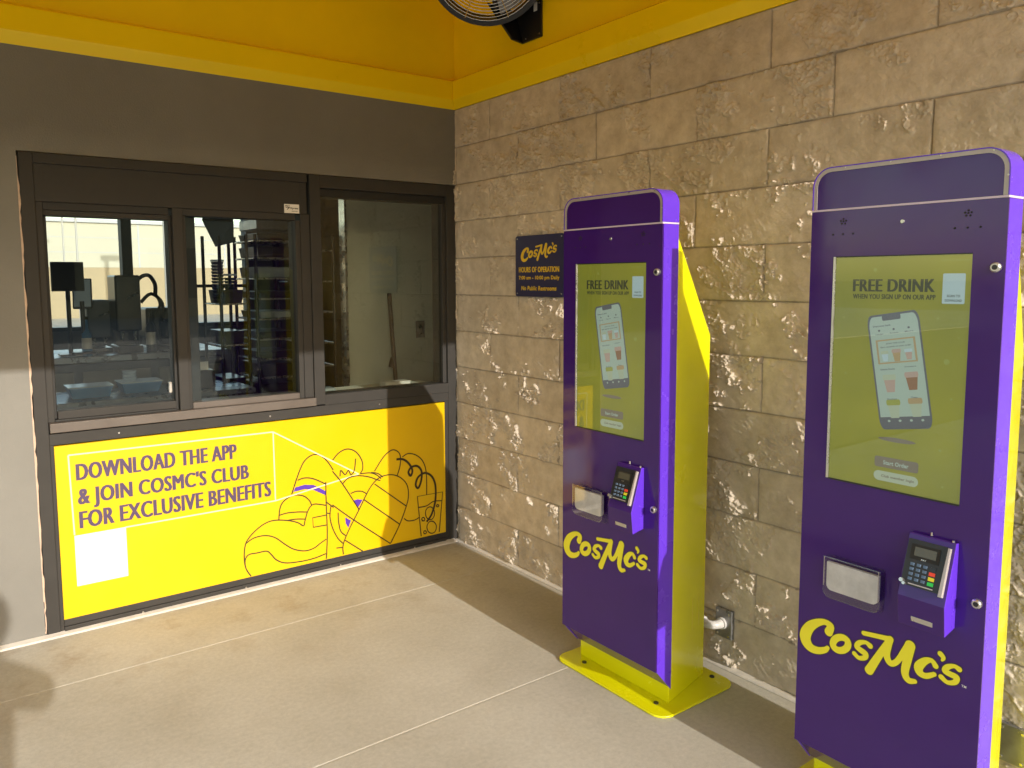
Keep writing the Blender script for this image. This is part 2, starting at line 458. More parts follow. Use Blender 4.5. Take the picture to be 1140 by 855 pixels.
# traced outlines of the printed drawing and the wordmark, in metres on their own surfaces
ART = {'thin':[[[-1.221,0.065],[-1.244,0.109],[-1.251,0.164],[-1.244,0.225],[-1.226,0.257],[-1.194,0.286],[-1.148,0.313],[-1.098,0.322],[-1.029,0.309],[-0.974,0.287],[-0.944,0.265],[-0.935,0.291],[-0.92,0.335],[-0.9,0.361],[-0.875,0.366],[-0.819,0.349]],[[-1.241,0.233],[-1.204,0.252],[-1.15,0.255],[-1.096,0.235],[-1.042,0.187],[-0.997,0.153],[-0.94,0.133],[-0.891,0.137],[-0.852,0.157],[-0.822,0.17]],[[-1.221,0.065],[-1.244,0.109],[-1.247,0.15],[-1.229,0.175],[-1.184,0.175],[-1.139,0.174],[-1.117,0.153],[-1.091,0.119],[-1.045,0.093],[-0.97,0.083],[-0.893,0.083],[-0.826,0.094]],[[-1.072,0.319],[-1.066,0.371],[-1.05,0.404],[-1.016,0.426],[-0.979,0.431],[-0.936,0.417],[-0.908,0.389],[-0.897,0.36]],[[-1.067,0.343],[-1.028,0.347],[-0.972,0.342],[-0.923,0.333]],[[-1.029,0.309],[-0.982,0.307],[-0.935,0.298]],[[-1.002,0.437],[-0.981,0.493],[-0.956,0.553],[-0.931,0.596],[-0.897,0.62],[-0.863,0.623],[-0.829,0.604],[-0.801,0.572],[-0.774,0.528]],[[-0.969,0.505],[-0.929,0.511],[-0.881,0.498],[-0.819,0.462]],[[-0.817,0.472],[-0.818,0.363],[-0.816,0.211],[-0.822,0.098],[-0.826,0.066]],[[-0.82,0.298],[-0.894,0.297],[-0.892,0.247],[-0.82,0.245]],[[-0.816,0.365],[-0.777,0.33]],[[-0.792,0.34],[-0.799,0.284],[-0.785,0.22],[-0.757,0.161],[-0.727,0.126]],[[-0.753,0.299],[-0.751,0.247],[-0.74,0.196],[-0.713,0.167]],[[-0.818,0.309],[-0.798,0.301]],[[-0.768,0.111],[-0.73,0.107]],[[-0.777,0.58],[-0.739,0.615],[-0.691,0.628],[-0.643,0.606],[-0.61,0.556],[-0.606,0.51],[-0.621,0.487]],[[-0.737,0.49],[-0.732,0.52],[-0.708,0.494],[-0.689,0.514],[-0.675,0.489],[-0.655,0.509],[-0.646,0.571]],[[-0.724,0.447],[-0.69,0.473],[-0.636,0.477],[-0.572,0.461],[-0.523,0.438],[-0.502,0.43]],[[-0.621,0.485],[-0.567,0.482],[-0.527,0.466],[-0.497,0.439]],[[-0.557,0.483],[-0.517,0.471],[-0.487,0.446]],[[-0.679,0.388],[-0.648,0.394],[-0.614,0.389],[-0.584,0.37]],[[-0.729,0.068],[-0.728,0.123],[-0.692,0.197],[-0.631,0.295],[-0.569,0.395],[-0.517,0.442],[-0.466,0.454],[-0.414,0.446],[-0.368,0.418],[-0.337,0.376],[-0.33,0.317],[-0.344,0.263],[-0.388,0.166],[-0.448,0.069]],[[-0.538,0.417],[-0.344,0.26]],[[-0.605,0.344],[-0.388,0.166]],[[-0.784,0.346],[-0.671,0.248],[-0.448,0.069]],[[-0.717,0.143],[-0.616,0.062]],[[-0.779,0.523],[-0.724,0.447],[-0.64,0.306],[-0.635,0.294]],[[-0.537,0.486],[-0.485,0.552],[-0.448,0.58],[-0.417,0.587],[-0.386,0.567],[-0.376,0.532],[-0.382,0.486],[-0.399,0.442]],[[-0.365,0.54],[-0.328,0.554],[-0.275,0.537],[-0.232,0.493],[-0.213,0.423],[-0.213,0.302]],[[-0.252,0.07],[-0.273,0.303],[-0.106,0.301],[-0.132,0.072]],[[-0.267,0.239],[-0.214,0.239],[-0.169,0.256],[-0.113,0.251]],[[-0.361,0.194],[-0.335,0.175],[-0.292,0.172],[-0.264,0.181]],[[-0.162,0.186],[-0.165,0.172],[-0.171,0.162],[-0.181,0.155],[-0.193,0.155],[-0.204,0.16],[-0.214,0.17],[-0.22,0.183],[-0.222,0.197],[-0.22,0.211],[-0.213,0.222],[-0.203,0.228],[-0.192,0.229],[-0.18,0.224],[-0.171,0.214],[-0.164,0.201],[-0.162,0.186]],[[-0.151,0.103],[-0.154,0.09],[-0.161,0.079],[-0.171,0.074],[-0.183,0.074],[-0.195,0.079],[-0.205,0.088],[-0.211,0.101],[-0.214,0.115],[-0.211,0.128],[-0.204,0.138],[-0.194,0.144],[-0.182,0.144],[-0.17,0.139],[-0.16,0.129],[-0.153,0.117],[-0.151,0.103]],[[-0.227,0.164],[-0.228,0.161],[-0.23,0.158],[-0.233,0.156],[-0.237,0.156],[-0.241,0.158],[-0.244,0.161],[-0.246,0.164],[-0.247,0.168],[-0.246,0.172],[-0.244,0.174],[-0.241,0.176],[-0.237,0.176],[-0.233,0.174],[-0.23,0.172],[-0.228,0.168],[-0.227,0.164]],[[-0.133,0.225],[-0.134,0.223],[-0.136,0.221],[-0.138,0.22],[-0.141,0.22],[-0.144,0.221],[-0.147,0.223],[-0.149,0.225],[-0.149,0.228],[-0.149,0.23],[-0.147,0.232],[-0.144,0.233],[-0.141,0.233],[-0.138,0.232],[-0.136,0.23],[-0.134,0.228],[-0.133,0.225]],[[-0.218,0.087],[-0.219,0.083],[-0.221,0.081],[-0.224,0.08],[-0.227,0.08],[-0.231,0.081],[-0.234,0.083],[-0.235,0.087],[-0.236,0.09],[-0.235,0.093],[-0.233,0.096],[-0.23,0.097],[-0.227,0.097],[-0.224,0.096],[-0.221,0.093],[-0.219,0.09],[-0.218,0.087]]],'thick':[[[-0.402,0.532],[-0.36,0.526],[-0.324,0.497],[-0.303,0.456],[-0.314,0.427],[-0.328,0.45],[-0.308,0.475],[-0.27,0.475],[-0.244,0.442],[-0.247,0.39],[-0.267,0.35],[-0.283,0.372],[-0.266,0.412],[-0.222,0.429],[-0.178,0.403],[-0.154,0.346],[-0.156,0.258],[-0.181,0.185],[-0.215,0.147]]],'poly':[[[-0.982,0.47],[-0.93,0.476],[-0.882,0.466],[-0.82,0.425],[-0.82,0.403],[-0.883,0.44],[-0.931,0.453],[-0.992,0.449]],[[-0.713,0.266],[-0.68,0.242],[-0.697,0.205],[-0.711,0.234]],[[-0.664,0.347],[-0.639,0.35],[-0.61,0.342],[-0.638,0.304]]],'logo':[[[-0.1476,0.5171,0.0241],[-0.1424,0.5359,0.0201],[-0.16,0.5416,0.0165],[-0.1823,0.5316,0.0216],[-0.2046,0.5116,0.0288],[-0.2176,0.4836,0.0341],[-0.2137,0.4627,0.0321],[-0.1987,0.4507,0.0259],[-0.1767,0.4515,0.0206],[-0.1569,0.4612,0.0165],[-0.1488,0.4707,0.0116]],[[-0.0899,0.5046,0.0187],[-0.0913,0.4968,0.0187],[-0.0957,0.489,0.0187],[-0.1026,0.4821,0.0188],[-0.1109,0.4774,0.0189],[-0.1193,0.4755,0.019],[-0.1266,0.4768,0.0191],[-0.1317,0.4811,0.0191],[-0.1337,0.4877,0.0191],[-0.1323,0.4956,0.0191],[-0.1277,0.5036,0.0191],[-0.1207,0.5104,0.019],[-0.1124,0.515,0.0189],[-0.104,0.5168,0.0188],[-0.0968,0.5154,0.0187],[-0.0918,0.5111,0.0187],[-0.0899,0.5046,0.0187]],[[-0.0294,0.5225,0.0153],[-0.0415,0.5275,0.0109],[-0.0582,0.5202,0.0137],[-0.066,0.5068,0.0138],[-0.0541,0.5007,0.0165],[-0.041,0.4956,0.0163],[-0.0424,0.4844,0.0136],[-0.0587,0.4773,0.0119],[-0.0716,0.4844,0.0129]],[[-0.0479,0.5511,0.0127],[-0.012,0.5563,0.0129],[0.023,0.561,0.0148]],[[0.0198,0.5561,0.0148],[-0.0053,0.5039,0.0195],[-0.0292,0.4539,0.0235]],[[0.023,0.561,0.0174],[0.0186,0.5429,0.0184],[0.0155,0.5145,0.0184],[0.0258,0.4968,0.0166],[0.0426,0.5082,0.0147],[0.0621,0.5465,0.017],[0.0731,0.5632,0.0245]],[[0.0739,0.5635,0.0262],[0.0683,0.5222,0.0221],[0.064,0.4869,0.0196],[0.0731,0.4706,0.017],[0.0896,0.4741,0.0118]],[[0.1375,0.535,0.0147],[0.1278,0.5454,0.0115],[0.1121,0.5377,0.0174],[0.0976,0.5173,0.0225],[0.1007,0.5022,0.0192],[0.1159,0.4998,0.0149],[0.1353,0.5124,0.0114]],[[0.1476,0.5707,0.0137],[0.1546,0.5636,0.0113],[0.1519,0.5552,0.0056]],[[0.1918,0.5489,0.0142],[0.1803,0.5522,0.0103],[0.1653,0.5435,0.0136],[0.16,0.5314,0.0145],[0.1737,0.5281,0.0151],[0.1873,0.5257,0.015],[0.1841,0.5124,0.0127],[0.1671,0.5047,0.0112],[0.1523,0.5122,0.0137]]]}

# ------------------------------------------------------------------ camera, sun, sky
cam = bpy.data.cameras.new('camera'); co = bpy.data.objects.new('camera', cam); COL.objects.link(co)
co.location = (-2.4503, -3.6877, 1.5035); co.rotation_euler = (1.4747, .0050, -.6327)
cam.sensor_width = 36; cam.lens = 868.357/1140*36; cam.shift_x = 21.99/1140; cam.shift_y = -31.96/1140
cam.clip_start = .02; cam.clip_end = 900
scene.camera = co

SUN_EL = math.atan(.36); DRIFT = .022
sdir = Vector((DRIFT, 1, -.36)).normalized()          # way the light travels
sun = bpy.data.lights.new('sun', 'SUN'); sun.energy = 4.2; sun.angle = rad(.5); sun.color = (1, .945, .86)
so = bpy.data.objects.new('sun', sun); COL.objects.link(so)
so.rotation_euler = sdir.to_track_quat('-Z', 'Y').to_euler(); so.location = (0, -8, 6)
w = bpy.data.worlds.new('World'); scene.world = w; w.use_nodes = True
nt = w.node_tree; bg = nt.nodes['Background']; sky = nt.nodes.new('ShaderNodeTexSky')
sky.sky_type = 'NISHITA'; sky.sun_disc = False; sky.sun_elevation = SUN_EL
sky.sun_rotation = rad(180); sky.air_density = 1.0; sky.dust_density = 1.2
wb = nt.nodes.new('ShaderNodeMix'); wb.data_type = 'RGBA'; wb.blend_type = 'MULTIPLY'; wb.inputs['Factor'].default_value = 1
wb.inputs['B'].default_value = (1.10, .99, .83, 1)      # camera white balance
nt.links.new(sky.outputs[0], wb.inputs['A']); nt.links.new(wb.outputs['Result'], bg.inputs[0]); bg.inputs[1].default_value = .38
scene.view_settings.view_transform = 'Standard'; scene.view_settings.look = 'None'
scene.view_settings.exposure = 0; scene.view_settings.gamma = 1
scene.render.engine = 'CYCLES'; scene.cycles.max_bounces = 10; scene.cycles.diffuse_bounces = 6
scene.cycles.glossy_bounces = 5; scene.cycles.transparent_max_bounces = 16; scene.cycles.sample_clamp_indirect = 4
scene.cycles.use_denoising = True

LW = lambda s, t, d: (s, -d, t)
SW = lambda s, t, d: (-d, -s, t)
C = .2032; TOP = 12*C

# ------------------------------------------------------------------ ground
def struct(name, o): o.name = name; o['kind'] = 'structure'; return o
struct('ground', MB().box(-400, 400, -400, 400, -.35, -.16).done('ground', M['ground']))
struct('road', MB().box(-60, 60, -60, -4.9, -.155, -.13).done('road', M['pale_road']))
struct('kerb', MB().box(-9, 9, -4.9, -4.75, -.16, .0).done('kerb', M['kerb'], bevel=.02))
m = MB()
JY = [0.0, -.487, -1.514, -2.54, -3.57, -4.75]
for a, b in zip(JY[:-1], JY[1:]):
    m.box(-9, 0.0, b+.0024, a-.0024 if a < 0 else 0, -.15, 0)
struct('pavement', m.done('pavement', M['concrete'], bevel=.003))
m = MB()
for y in JY[1:-1]: m.box(-9, 0.0, y-.0023, y+.0023, -.1, -.0012)
struct('pavement_joints', m.done('pavement_joints', M['joint']))

# ------------------------------------------------------------------ stone wall (relief is real geometry)
def lattice(y, z, f, seed, ang=0.0, st=1.0):
    r = np.random.RandomState(seed); ca, sa = math.cos(ang), math.sin(ang)
    u = (y*ca+z*sa)*f+50; v = (-y*sa+z*ca)*f*st+50
    G = r.rand(512, 512).astype(np.float32)
    iu = np.floor(u).astype(int); iv = np.floor(v).astype(int); fu = u-iu; fv = v-iv
    fu = fu*fu*fu*(fu*(fu*6-15)+10); fv = fv*fv*fv*(fv*(fv*6-15)+10)
    g = lambda a, b: G[(iu+a) % 512, (iv+b) % 512]
    return (g(0, 0)*(1-fu)+g(1, 0)*fu)*(1-fv)+(g(0, 1)*(1-fu)+g(1, 1)*fu)*fv-.5
def sstep(a, b, x):
    t = np.clip((x-a)/(b-a), 0, 1); return t*t*(3-2*t)
def stone_wall():
    st = .0024; L = 3.44
    ny = int(L/st)+1; nz = int(TOP/st)+1
    s = np.linspace(0, L, ny); z = np.linspace(0, TOP, nz); S, Z = np.meshgrid(s, z, indexing='ij')
    row = np.clip((Z/C).astype(int), 0, 11)
    off = np.where(row % 2 == 1, .325, .565)
    bx = np.floor((S-off)/.557).astype(int); bid = (row*37+bx*11+500)
    r = np.random.RandomState(3); T = r.rand(2000, 6)
    R = lambda k: T[bid % 2000, k]
    lu = (S-off)/.557-np.floor((S-off)/.557); lv = Z/C-row
    Ss = S+R(0)*7+.004*lattice(S, Z, 30, 5); Zs = Z+R(1)*7
    h = (R(2)-.5)*.003+(lu-.5)*(R(3)-.5)*.003+(lv-.5)*(R(4)-.5)*.002
    h += .0045*lattice(Ss, Zs, 9, 11, .5)+.0022*lattice(Ss, Zs, 24, 12, .9, .55)+.0015*lattice(Ss, Zs, 52, 13, 1.0, .45)+.0015*lattice(Ss, Zs, 105, 14, .9, .5)+.0010*lattice(Ss, Zs, 180, 15)
    # chipped patches
    mk = 1.05*lattice(Ss, Zs, 6.0, 21, .7, .8)+.55*lattice(Ss, Zs, 19, 22, .9, .6)+.42*lattice(Ss, Zs, 55, 23)
    m1 = sstep(.09, .17, mk)
    rg = 1-np.abs(lattice(Ss, Zs, 38, 31, .95, .55))*2.6
    rg2 = 1-np.abs(lattice(Ss, Zs, 85, 32, .8, .6))*2.6
    chip = .0040+.0170*lattice(Ss, Zs, 26, 61, .8, .45)+.0045*(np.clip(rg, 0, 1)**1.5-.3)+.0034*np.clip(rg2, 0, 1)**1.5+.0050*lattice(Ss, Zs, 95, 33, .75, .55)+.0064*lattice(Ss, Zs, 165, 34, .6, .75)
    h += m1*chip*(0.6+.8*R(5))
    # tight joints
    dj = np.minimum(lu, 1-lu)*.557; dz = np.minimum(lv, 1-lv)*C
    wob = .0012*lattice(S, Z, 60, 41)
    g = np.minimum(dj+wob, dz+wob)
    h -= .006*(1-sstep(.0012, .0045, g))
    h -= .0012*(1-sstep(.003, .016, g))
    edge = (row == 11) & (lv > .97); h[edge] *= .3
    V = np.empty((ny*nz, 3), np.float32); V[:, 0] = (-h).ravel(); V[:, 1] = (-S).ravel(); V[:, 2] = Z.ravel()
    i = np.arange((ny-1)*(nz-1)); a = (i//(nz-1))*nz+i % (nz-1)
    F = np.stack([a, a+nz, a+nz+1, a+1], 1)
    me = bpy.data.meshes.new('stone_wall'); me.vertices.add(len(V)); me.vertices.foreach_set('co', V.ravel())
    me.loops.add(F.size); me.loops.foreach_set('vertex_index', F.ravel().astype(np.int32))
    me.polygons.add(len(F)); me.polygons.foreach_set('loop_start', np.arange(0, F.size, 4, dtype=np.int32))
    me.polygons.foreach_set('use_smooth', np.ones(len(F), bool))
    me.update(); me.validate()
    at = me.attributes.new('tone', 'FLOAT', 'POINT')
    tone = .92+.15*R(0)+.10*lattice(S, Z, 3, 51)-.35*(1-sstep(.0008, .0035, g))
    at.data.foreach_set('value', tone.ravel().astype(np.float32))
    return link('stone_wall', me, M['stone'])
sw = stone_wall()
tag(sw, 'tan split face stone block wall behind the two purple kiosks', 'wall')
MB().box(.02, .25, -3.44, -.0, -.1, TOP-.001).done('wall_core', M['stone'], sw)
MB().box(-.012, .02, -3.47, -3.441, -.1, TOP-.001).done('wall_end', M['stone'], sw)

# ------------------------------------------------------------------ rendered wall with the serving window
rw = MB().box(-4.6, -2.104, 0, .15, -.1, 3.4).box(-2.104, .25, 0, .15, 2.03, 3.4).box(-.004, .25, .002, .15, -.1, 2.03).box(-2.104, -.004, .04, .15, -.1, .855).done('rendered_wall', M['render'])
tag(rw, 'grey brown rendered wall around the serving windows', 'wall')
# raw plaster edge left of the frame
m = MB(); prev = None; z = .02
while z < 2.028:
    a = random.uniform(.002, .006); w2 = random.uniform(.004, .011) if z < 1.9 else .003
    q = ((-2.1035-a*.2, -.0015, z), (-2.1035+w2-.002, -.003, z))
    if prev: m.hexa([prev[0], prev[1], q[1], q[0]], [(p[0], .02, p[2]) for p in (prev[0], prev[1], q[1], q[0])])
    prev = q; z += random.uniform(.02, .05)
m.done('plaster_edge', M['peach'], rw)
m = MB()
m.box(-2.104, -2.096, -.002, .02, .03, .16); m.done('gap', M['hole'], rw)

sf = empty('serving_window', (-1.0, 0, 0), 'dark bronze framed serving window with two sliding panes and one fixed pane', 'window')
def lw(name, x0, x1, z0, z1, d0, d1, mt, parent=sf, bevel=.0025):
    o = MB().box(x0, x1, -d1, -d0, z0, z1).done(name, mt, None, bevel)
    o.parent = parent; o.matrix_parent_inverse = Matrix.Translation(-parent.matrix_world.translation) if False else Matrix.Identity(4)
    o.location = -Vector(parent.location) if parent.parent is None and parent.type == 'EMPTY' else (0, 0, 0)
    return o
B1, B2 = M['bronze'], M['bronze2']
lw('jamb', -2.097, -2.047, .006, 2.027, -.12, .004, B1)
lw('jamb', -.062, -.006, .006, 2.027, -.12, .004, B1)
lw('head', -2.047, -.879, 1.985, 2.027, -.12, .010, B1)
lw('header_panel', -2.047, -.915, 1.832, 1.985, -.12, .003, B1)
lw('post', -.915, -.879, 1.832, 1.985, -.12, .000, M['black'])
lw('post', -.915, -.868, .919, 1.832, -.12, .001, B1)
lw('post', -.8675, -.811, .878, 2.027, -.12, .012, B1)
lw('head', -.811, -.062, 1.965, 2.027, -.12, .004, B1)
lw('head_bead', -.811, -.062, 1.927, 1.965, -.12, -.018, M['rubber'])
lw('bead', -.085, -.062, .925, 1.927, -.12, -.012, B1)
lw('bead', -.811, -.803, .925, 1.927, -.12, -.012, B2)
lw('bottom_rail', -.811, -.062, .871, .9245, -.12, .004, B1)
# sliding unit
lw('sill', -2.045, -.868, .878, .918, -.05, .030, B2)
lw('frame_side', -2.047, -2.021, .918, 1.832, -.12, -.004, B1)
lw('left_sash', -2.021, -2.008, .928, 1.80, -.10, -.030, M['rubber'])  # black strip standing for the shadow in the sash recess
lw('left_sash', -2.008, -1.530, .928, .962, -.10, -.010, B1)
lw('left_sash', -2.021, -1.530, 1.778, 1.80, -.10, -.012, B1)
lw('left_sash', -2.021, -1.530, 1.80, 1.832, -.10, -.004, M['rubber'])
lw('track', -2.021, -1.530, .918, .928, -.10, -.002, M['rubber'])
lw('left_sash', -1.530, -1.517, .918, 1.80, -.10, -.024, M['rubber'])  # recess shadow at this sash edge, made as a black strip
lw('mullion', -1.517, -1.472, .918, 1.8318, -.10, .002, B1)
lw('right_sash', -1.472, -1.458, .918, 1.80, -.10, -.010, B1)
lw('right_sash', -1.458, -.94, .918, .946, -.10, -.006, B2)
lw('right_sash', -1.472, -.94, 1.80, 1.832, -.10, -.004, B1)
lw('right_sash', -.940, -.915, .918, 1.80, -.10, -.004, B1)
lw('stile', -1.458, -1.405, .946, 1.80, -.12, -.055, M['rubber'])
lw('pane', -2.008, -1.530, .962, 1.778, -.040, -.036, M['glass'], bevel=0)
lw('pane', -1.458, -.940, .946, 1.80, -.034, -.030, M['glass'], bevel=0)
lw('pane', -.803, -.085, .925, 1.927, -.034, -.030, M['glass_fixed'], bevel=0)
lw('latch', -1.56, -1.545, 1.0, 1.05, -.030, -.012, M['steel'])
for p, q in (((-2.045), .870), ((-1.2), .870)): pass
# lower frame
lw('lower_rail', -2.047, -.062, .822, .8705, -.04, .003, B1)
lw('lower_frame', -2.047, -2.032, .006, .822, -.04, .001, B1)
lw('lower_frame', -.086, -.062, .006, .822, -.04, .001, B1)
lw('lower_rail', -2.032, -.086, .032, .062, -.04, .002, B1)
lw('lower_rail', -2.032, -.086, .006, .0315, -.04, .008, B1)
m = MB()
for xx in (-1.72, -1.25, -.75, -.3):
    m.tube([(xx, -.009, .018), (xx, -.0105, .018)], .004)
for xx in (-1.78, -1.1, -.5): m.tube([(xx, -.003, .846), (xx, -.0052, .846)], .004)
for o in m.done('screw', M['steel'], sf): o.location = (1.0, 0, 0)
# installer's sticker
t = empty('maker_sticker', (-.957, -.004, 1.854), 'small white maker sticker at the right end of the window header', 'sticker')
OT = lambda e: (lambda s, t_, d: (s-e.location.x, -d-e.location.y, t_-e.location.z))
f = OT(t)
prism('label_paper', [(-.997, 1.833), (-.921, 1.833), (-.921, 1.876), (-.997, 1.876)], .0035, .0045, f, M['paper'], t)
ribbons('scribble', [[(-.993, 1.866), (-.984, 1.868), (-.978, 1.866)], [(-.975, 1.868), (-.97, 1.868)], [(-.972, 1.864), (-.976, 1.856), (-.983, 1.850)], [(-.99, 1.860), (-.98, 1.861), (-.968, 1.858)]], .0035, .0048, f, M['blackplastic'], t)
text('word', 'Xpress', (-.968, -.926, 1.850, 1.862), .0049, f, M['blackplastic'], t, bold=.03)
text('small_word', 'WINDOWS', (-.960, -.930, 1.840, 1.845), .0049, f, M['blackplastic'], t, bold=.02)

# ------------------------------------------------------------------ yellow poster
po = empty('app_poster', (-1.05, -.004, .44), 'wide yellow poster with app club message and line drawing under the windows', 'poster')
f = OT(po)
prism('board', [(-2.0315, .0622), (-.0865, .0622), (-.0865, .8165), (-2.0315, .8165)], -.03, .0, f, M['poster'], po)
text('message_line', 'DOWNLOAD THE APP', (-1.956, -1.268, .660, .735), .0010, f, M['poster_text'], po, bold=0, cap=True, shifts=(-.0040, -.0020, 0, .0020, .0040))
text('message_line', "& JOIN COSMC'S CLUB", (-1.954, -1.213, .554, .626), .0010, f, M['poster_text'], po, bold=0, cap=True, shifts=(-.0040, -.0020, 0, .0020, .0040))
text('message_line', 'FOR EXCLUSIVE BENEFITS', (-1.953, -1.106, .449, .527), .0010, f, M['poster_text'], po, bold=0, cap=True, shifts=(-.0040, -.0020, 0, .0020, .0040))
W5 = [[(-1.98, .773), (-1.087, .766)], [(-1.087, .766), (-1.086, .420)], [(-1.086, .420), (-1.772, .4195)], [(-1.981, .773), (-1.974, .424)], [(-1.087, .766), (-.63, .485)], [(-.63, .485), (-1.086, .420)]]
ribbons('speech_outline', W5, .0062, .0009, f, M['poster_white'], po)
sheet('white_square', [(-1.975, .197), (-1.771, .197), (-1.771, .4205), (-1.975, .4205)], .0011, f, M['paper'], po)
ribbons('line_drawing', ART['thin'], .0062, .0004, f, M['poster_line'], po)
ribbons('curly_straw', ART['thick'], .0125, .0013, f, M['poster_line'], po)
for pl in ART['poly']: MB().face([f(a, b, .0003) for a, b in pl]).done('violet_fill', M['poster_purple'], po)

# caulk lines on the ground
tag(MB().hexa([(-4.6, -.0, 0.001), (-4.6, -.030, .001), (-4.6, -.026, .008), (-4.6, -.0, .016)], [(-.03, 0, .001), (-.03, -.038, .001), (-.03, -.03, .008), (-.03, 0, .016)]).done('caulk_line', M['caulk'], bevel=.003), 'pale caulk bead along the foot of the grey wall', 'caulk')
tag(MB().hexa([(.0, -.0, .001), (-.030, -.0, .001), (-.026, -.0, .007), (.0, -.0, .014)], [(.0, -3.44, .001), (-.028, -3.44, .001), (-.02, -3.44, .006), (.0, -3.44, .012)]).done('caulk_line', M['caulk'], bevel=.003), 'pale caulk bead along the foot of the stone wall', 'caulk')

# ------------------------------------------------------------------ canopy
cp = empty('canopy', (0, 0, 2.44), 'bright yellow canopy soffit and fascia over the walls', 'canopy')
def cpart(name, mb, mt, bevel=0):
    o = mb.done(name, mt, cp, bevel); o.location = (0, 0, -2.44); return o
b = .036
cpart('wall_band', MB().hexa([(-4.6, 0, TOP), (-4.6, -b, 2.484), (-4.6, -b, 2.582), (-4.6, 0, 2.60)], [(0, 0, TOP), (-b, -b, 2.484), (-b, -b, 2.582), (0, 0, 2.60)]), M['canopy'], .003)
cpart('wall_band', MB().hexa([(.0, -3.44, TOP), (-b, -3.44, 2.484), (-b, -3.44, 2.582), (0, -3.44, 2.60)], [(0, 0, TOP), (-b, -b, 2.484), (-b, -b, 2.582), (0, 0, 2.60)]), M['canopy'], .003)
cpart('light_seal', MB().box(-.001, .25, -3.44, -.001, TOP+.002, 2.583), M['canopy'])  # added hidden block that stops light leaking in above the stone wall
cpart('upper_panel', MB().box(-4.6, 0, -.004, 0, 2.585, 3.4), M['canopy_top'])
cpart('upper_panel', MB().box(-.004, .25, -3.44, -.0045, 2.585, 3.4), M['canopy_top'])
cpart('roof', MB().box(-4.75, .25, -3.6, .15, 3.41, 3.55), M['canopy_top'])
cpart('beam', MB().box(-4.75, .25, -3.60, -3.441, 2.44, 3.41), M['canopy'])
cpart('beam', MB().box(-4.75, -4.6, -3.441, -.0, 2.44, 3.41), M['canopy'])

# ------------------------------------------------------------------ wall sign
sg = empty('hours_sign', (-.022, -.759, 1.57), 'navy opening hours sign on the stone wall left of the nearer-corner kiosk', 'sign')
f = lambda s, t, d: (-d-.012-sg.location.x, -s+.731, t-sg.location.z)
prism('plate', rrect(.549, .913, 1.422, 1.72, .013), .006, .0115, f, M['sign'], sg)
def logo_strokes(s0, t0, k):
    return [[(s0+a*k, t0+b*k, w_*k) for a, b, w_ in st] for st in ART['logo']]
LX = min(p[0] for st in ART['logo'] for p in st); LZ = min(p[1] for st in ART['logo'] for p in st)
LW_ = max(p[0] for st in ART['logo'] for p in st)-LX
k = .258/LW_
flat_mesh('logo', stroke_shape(logo_strokes(.603-LX*k, 1.600-LZ*k, k), 0, .0011), .0125, f, M['signyellow'], sg)
text('word_hours', 'HOURS OF OPERATION', (.577, .882, 1.541, 1.568), .0125, f, M['signyellow'], sg, bold=.01, cap=True, shifts=(-.001, 0, .001))
text('word_times', '7:00 am - 10:00 pm Daily', (.577, .884, 1.500, 1.524), .0125, f, M['signyellow'], sg, bold=.025)
text('word_restrooms', 'No Public Restrooms', (.596, .862, 1.452, 1.474), .0125, f, M['signyellow'], sg, bold=.025, shear=.12)
m = MB()
for s_, t_ in ((.564, 1.437), (.898, 1.437), (.564, 1.706), (.898, 1.706)): m.tube([f(s_, t_, .0115), f(s_, t_, .0135)], .0035)
m.done('screw', M['steel'], sg)

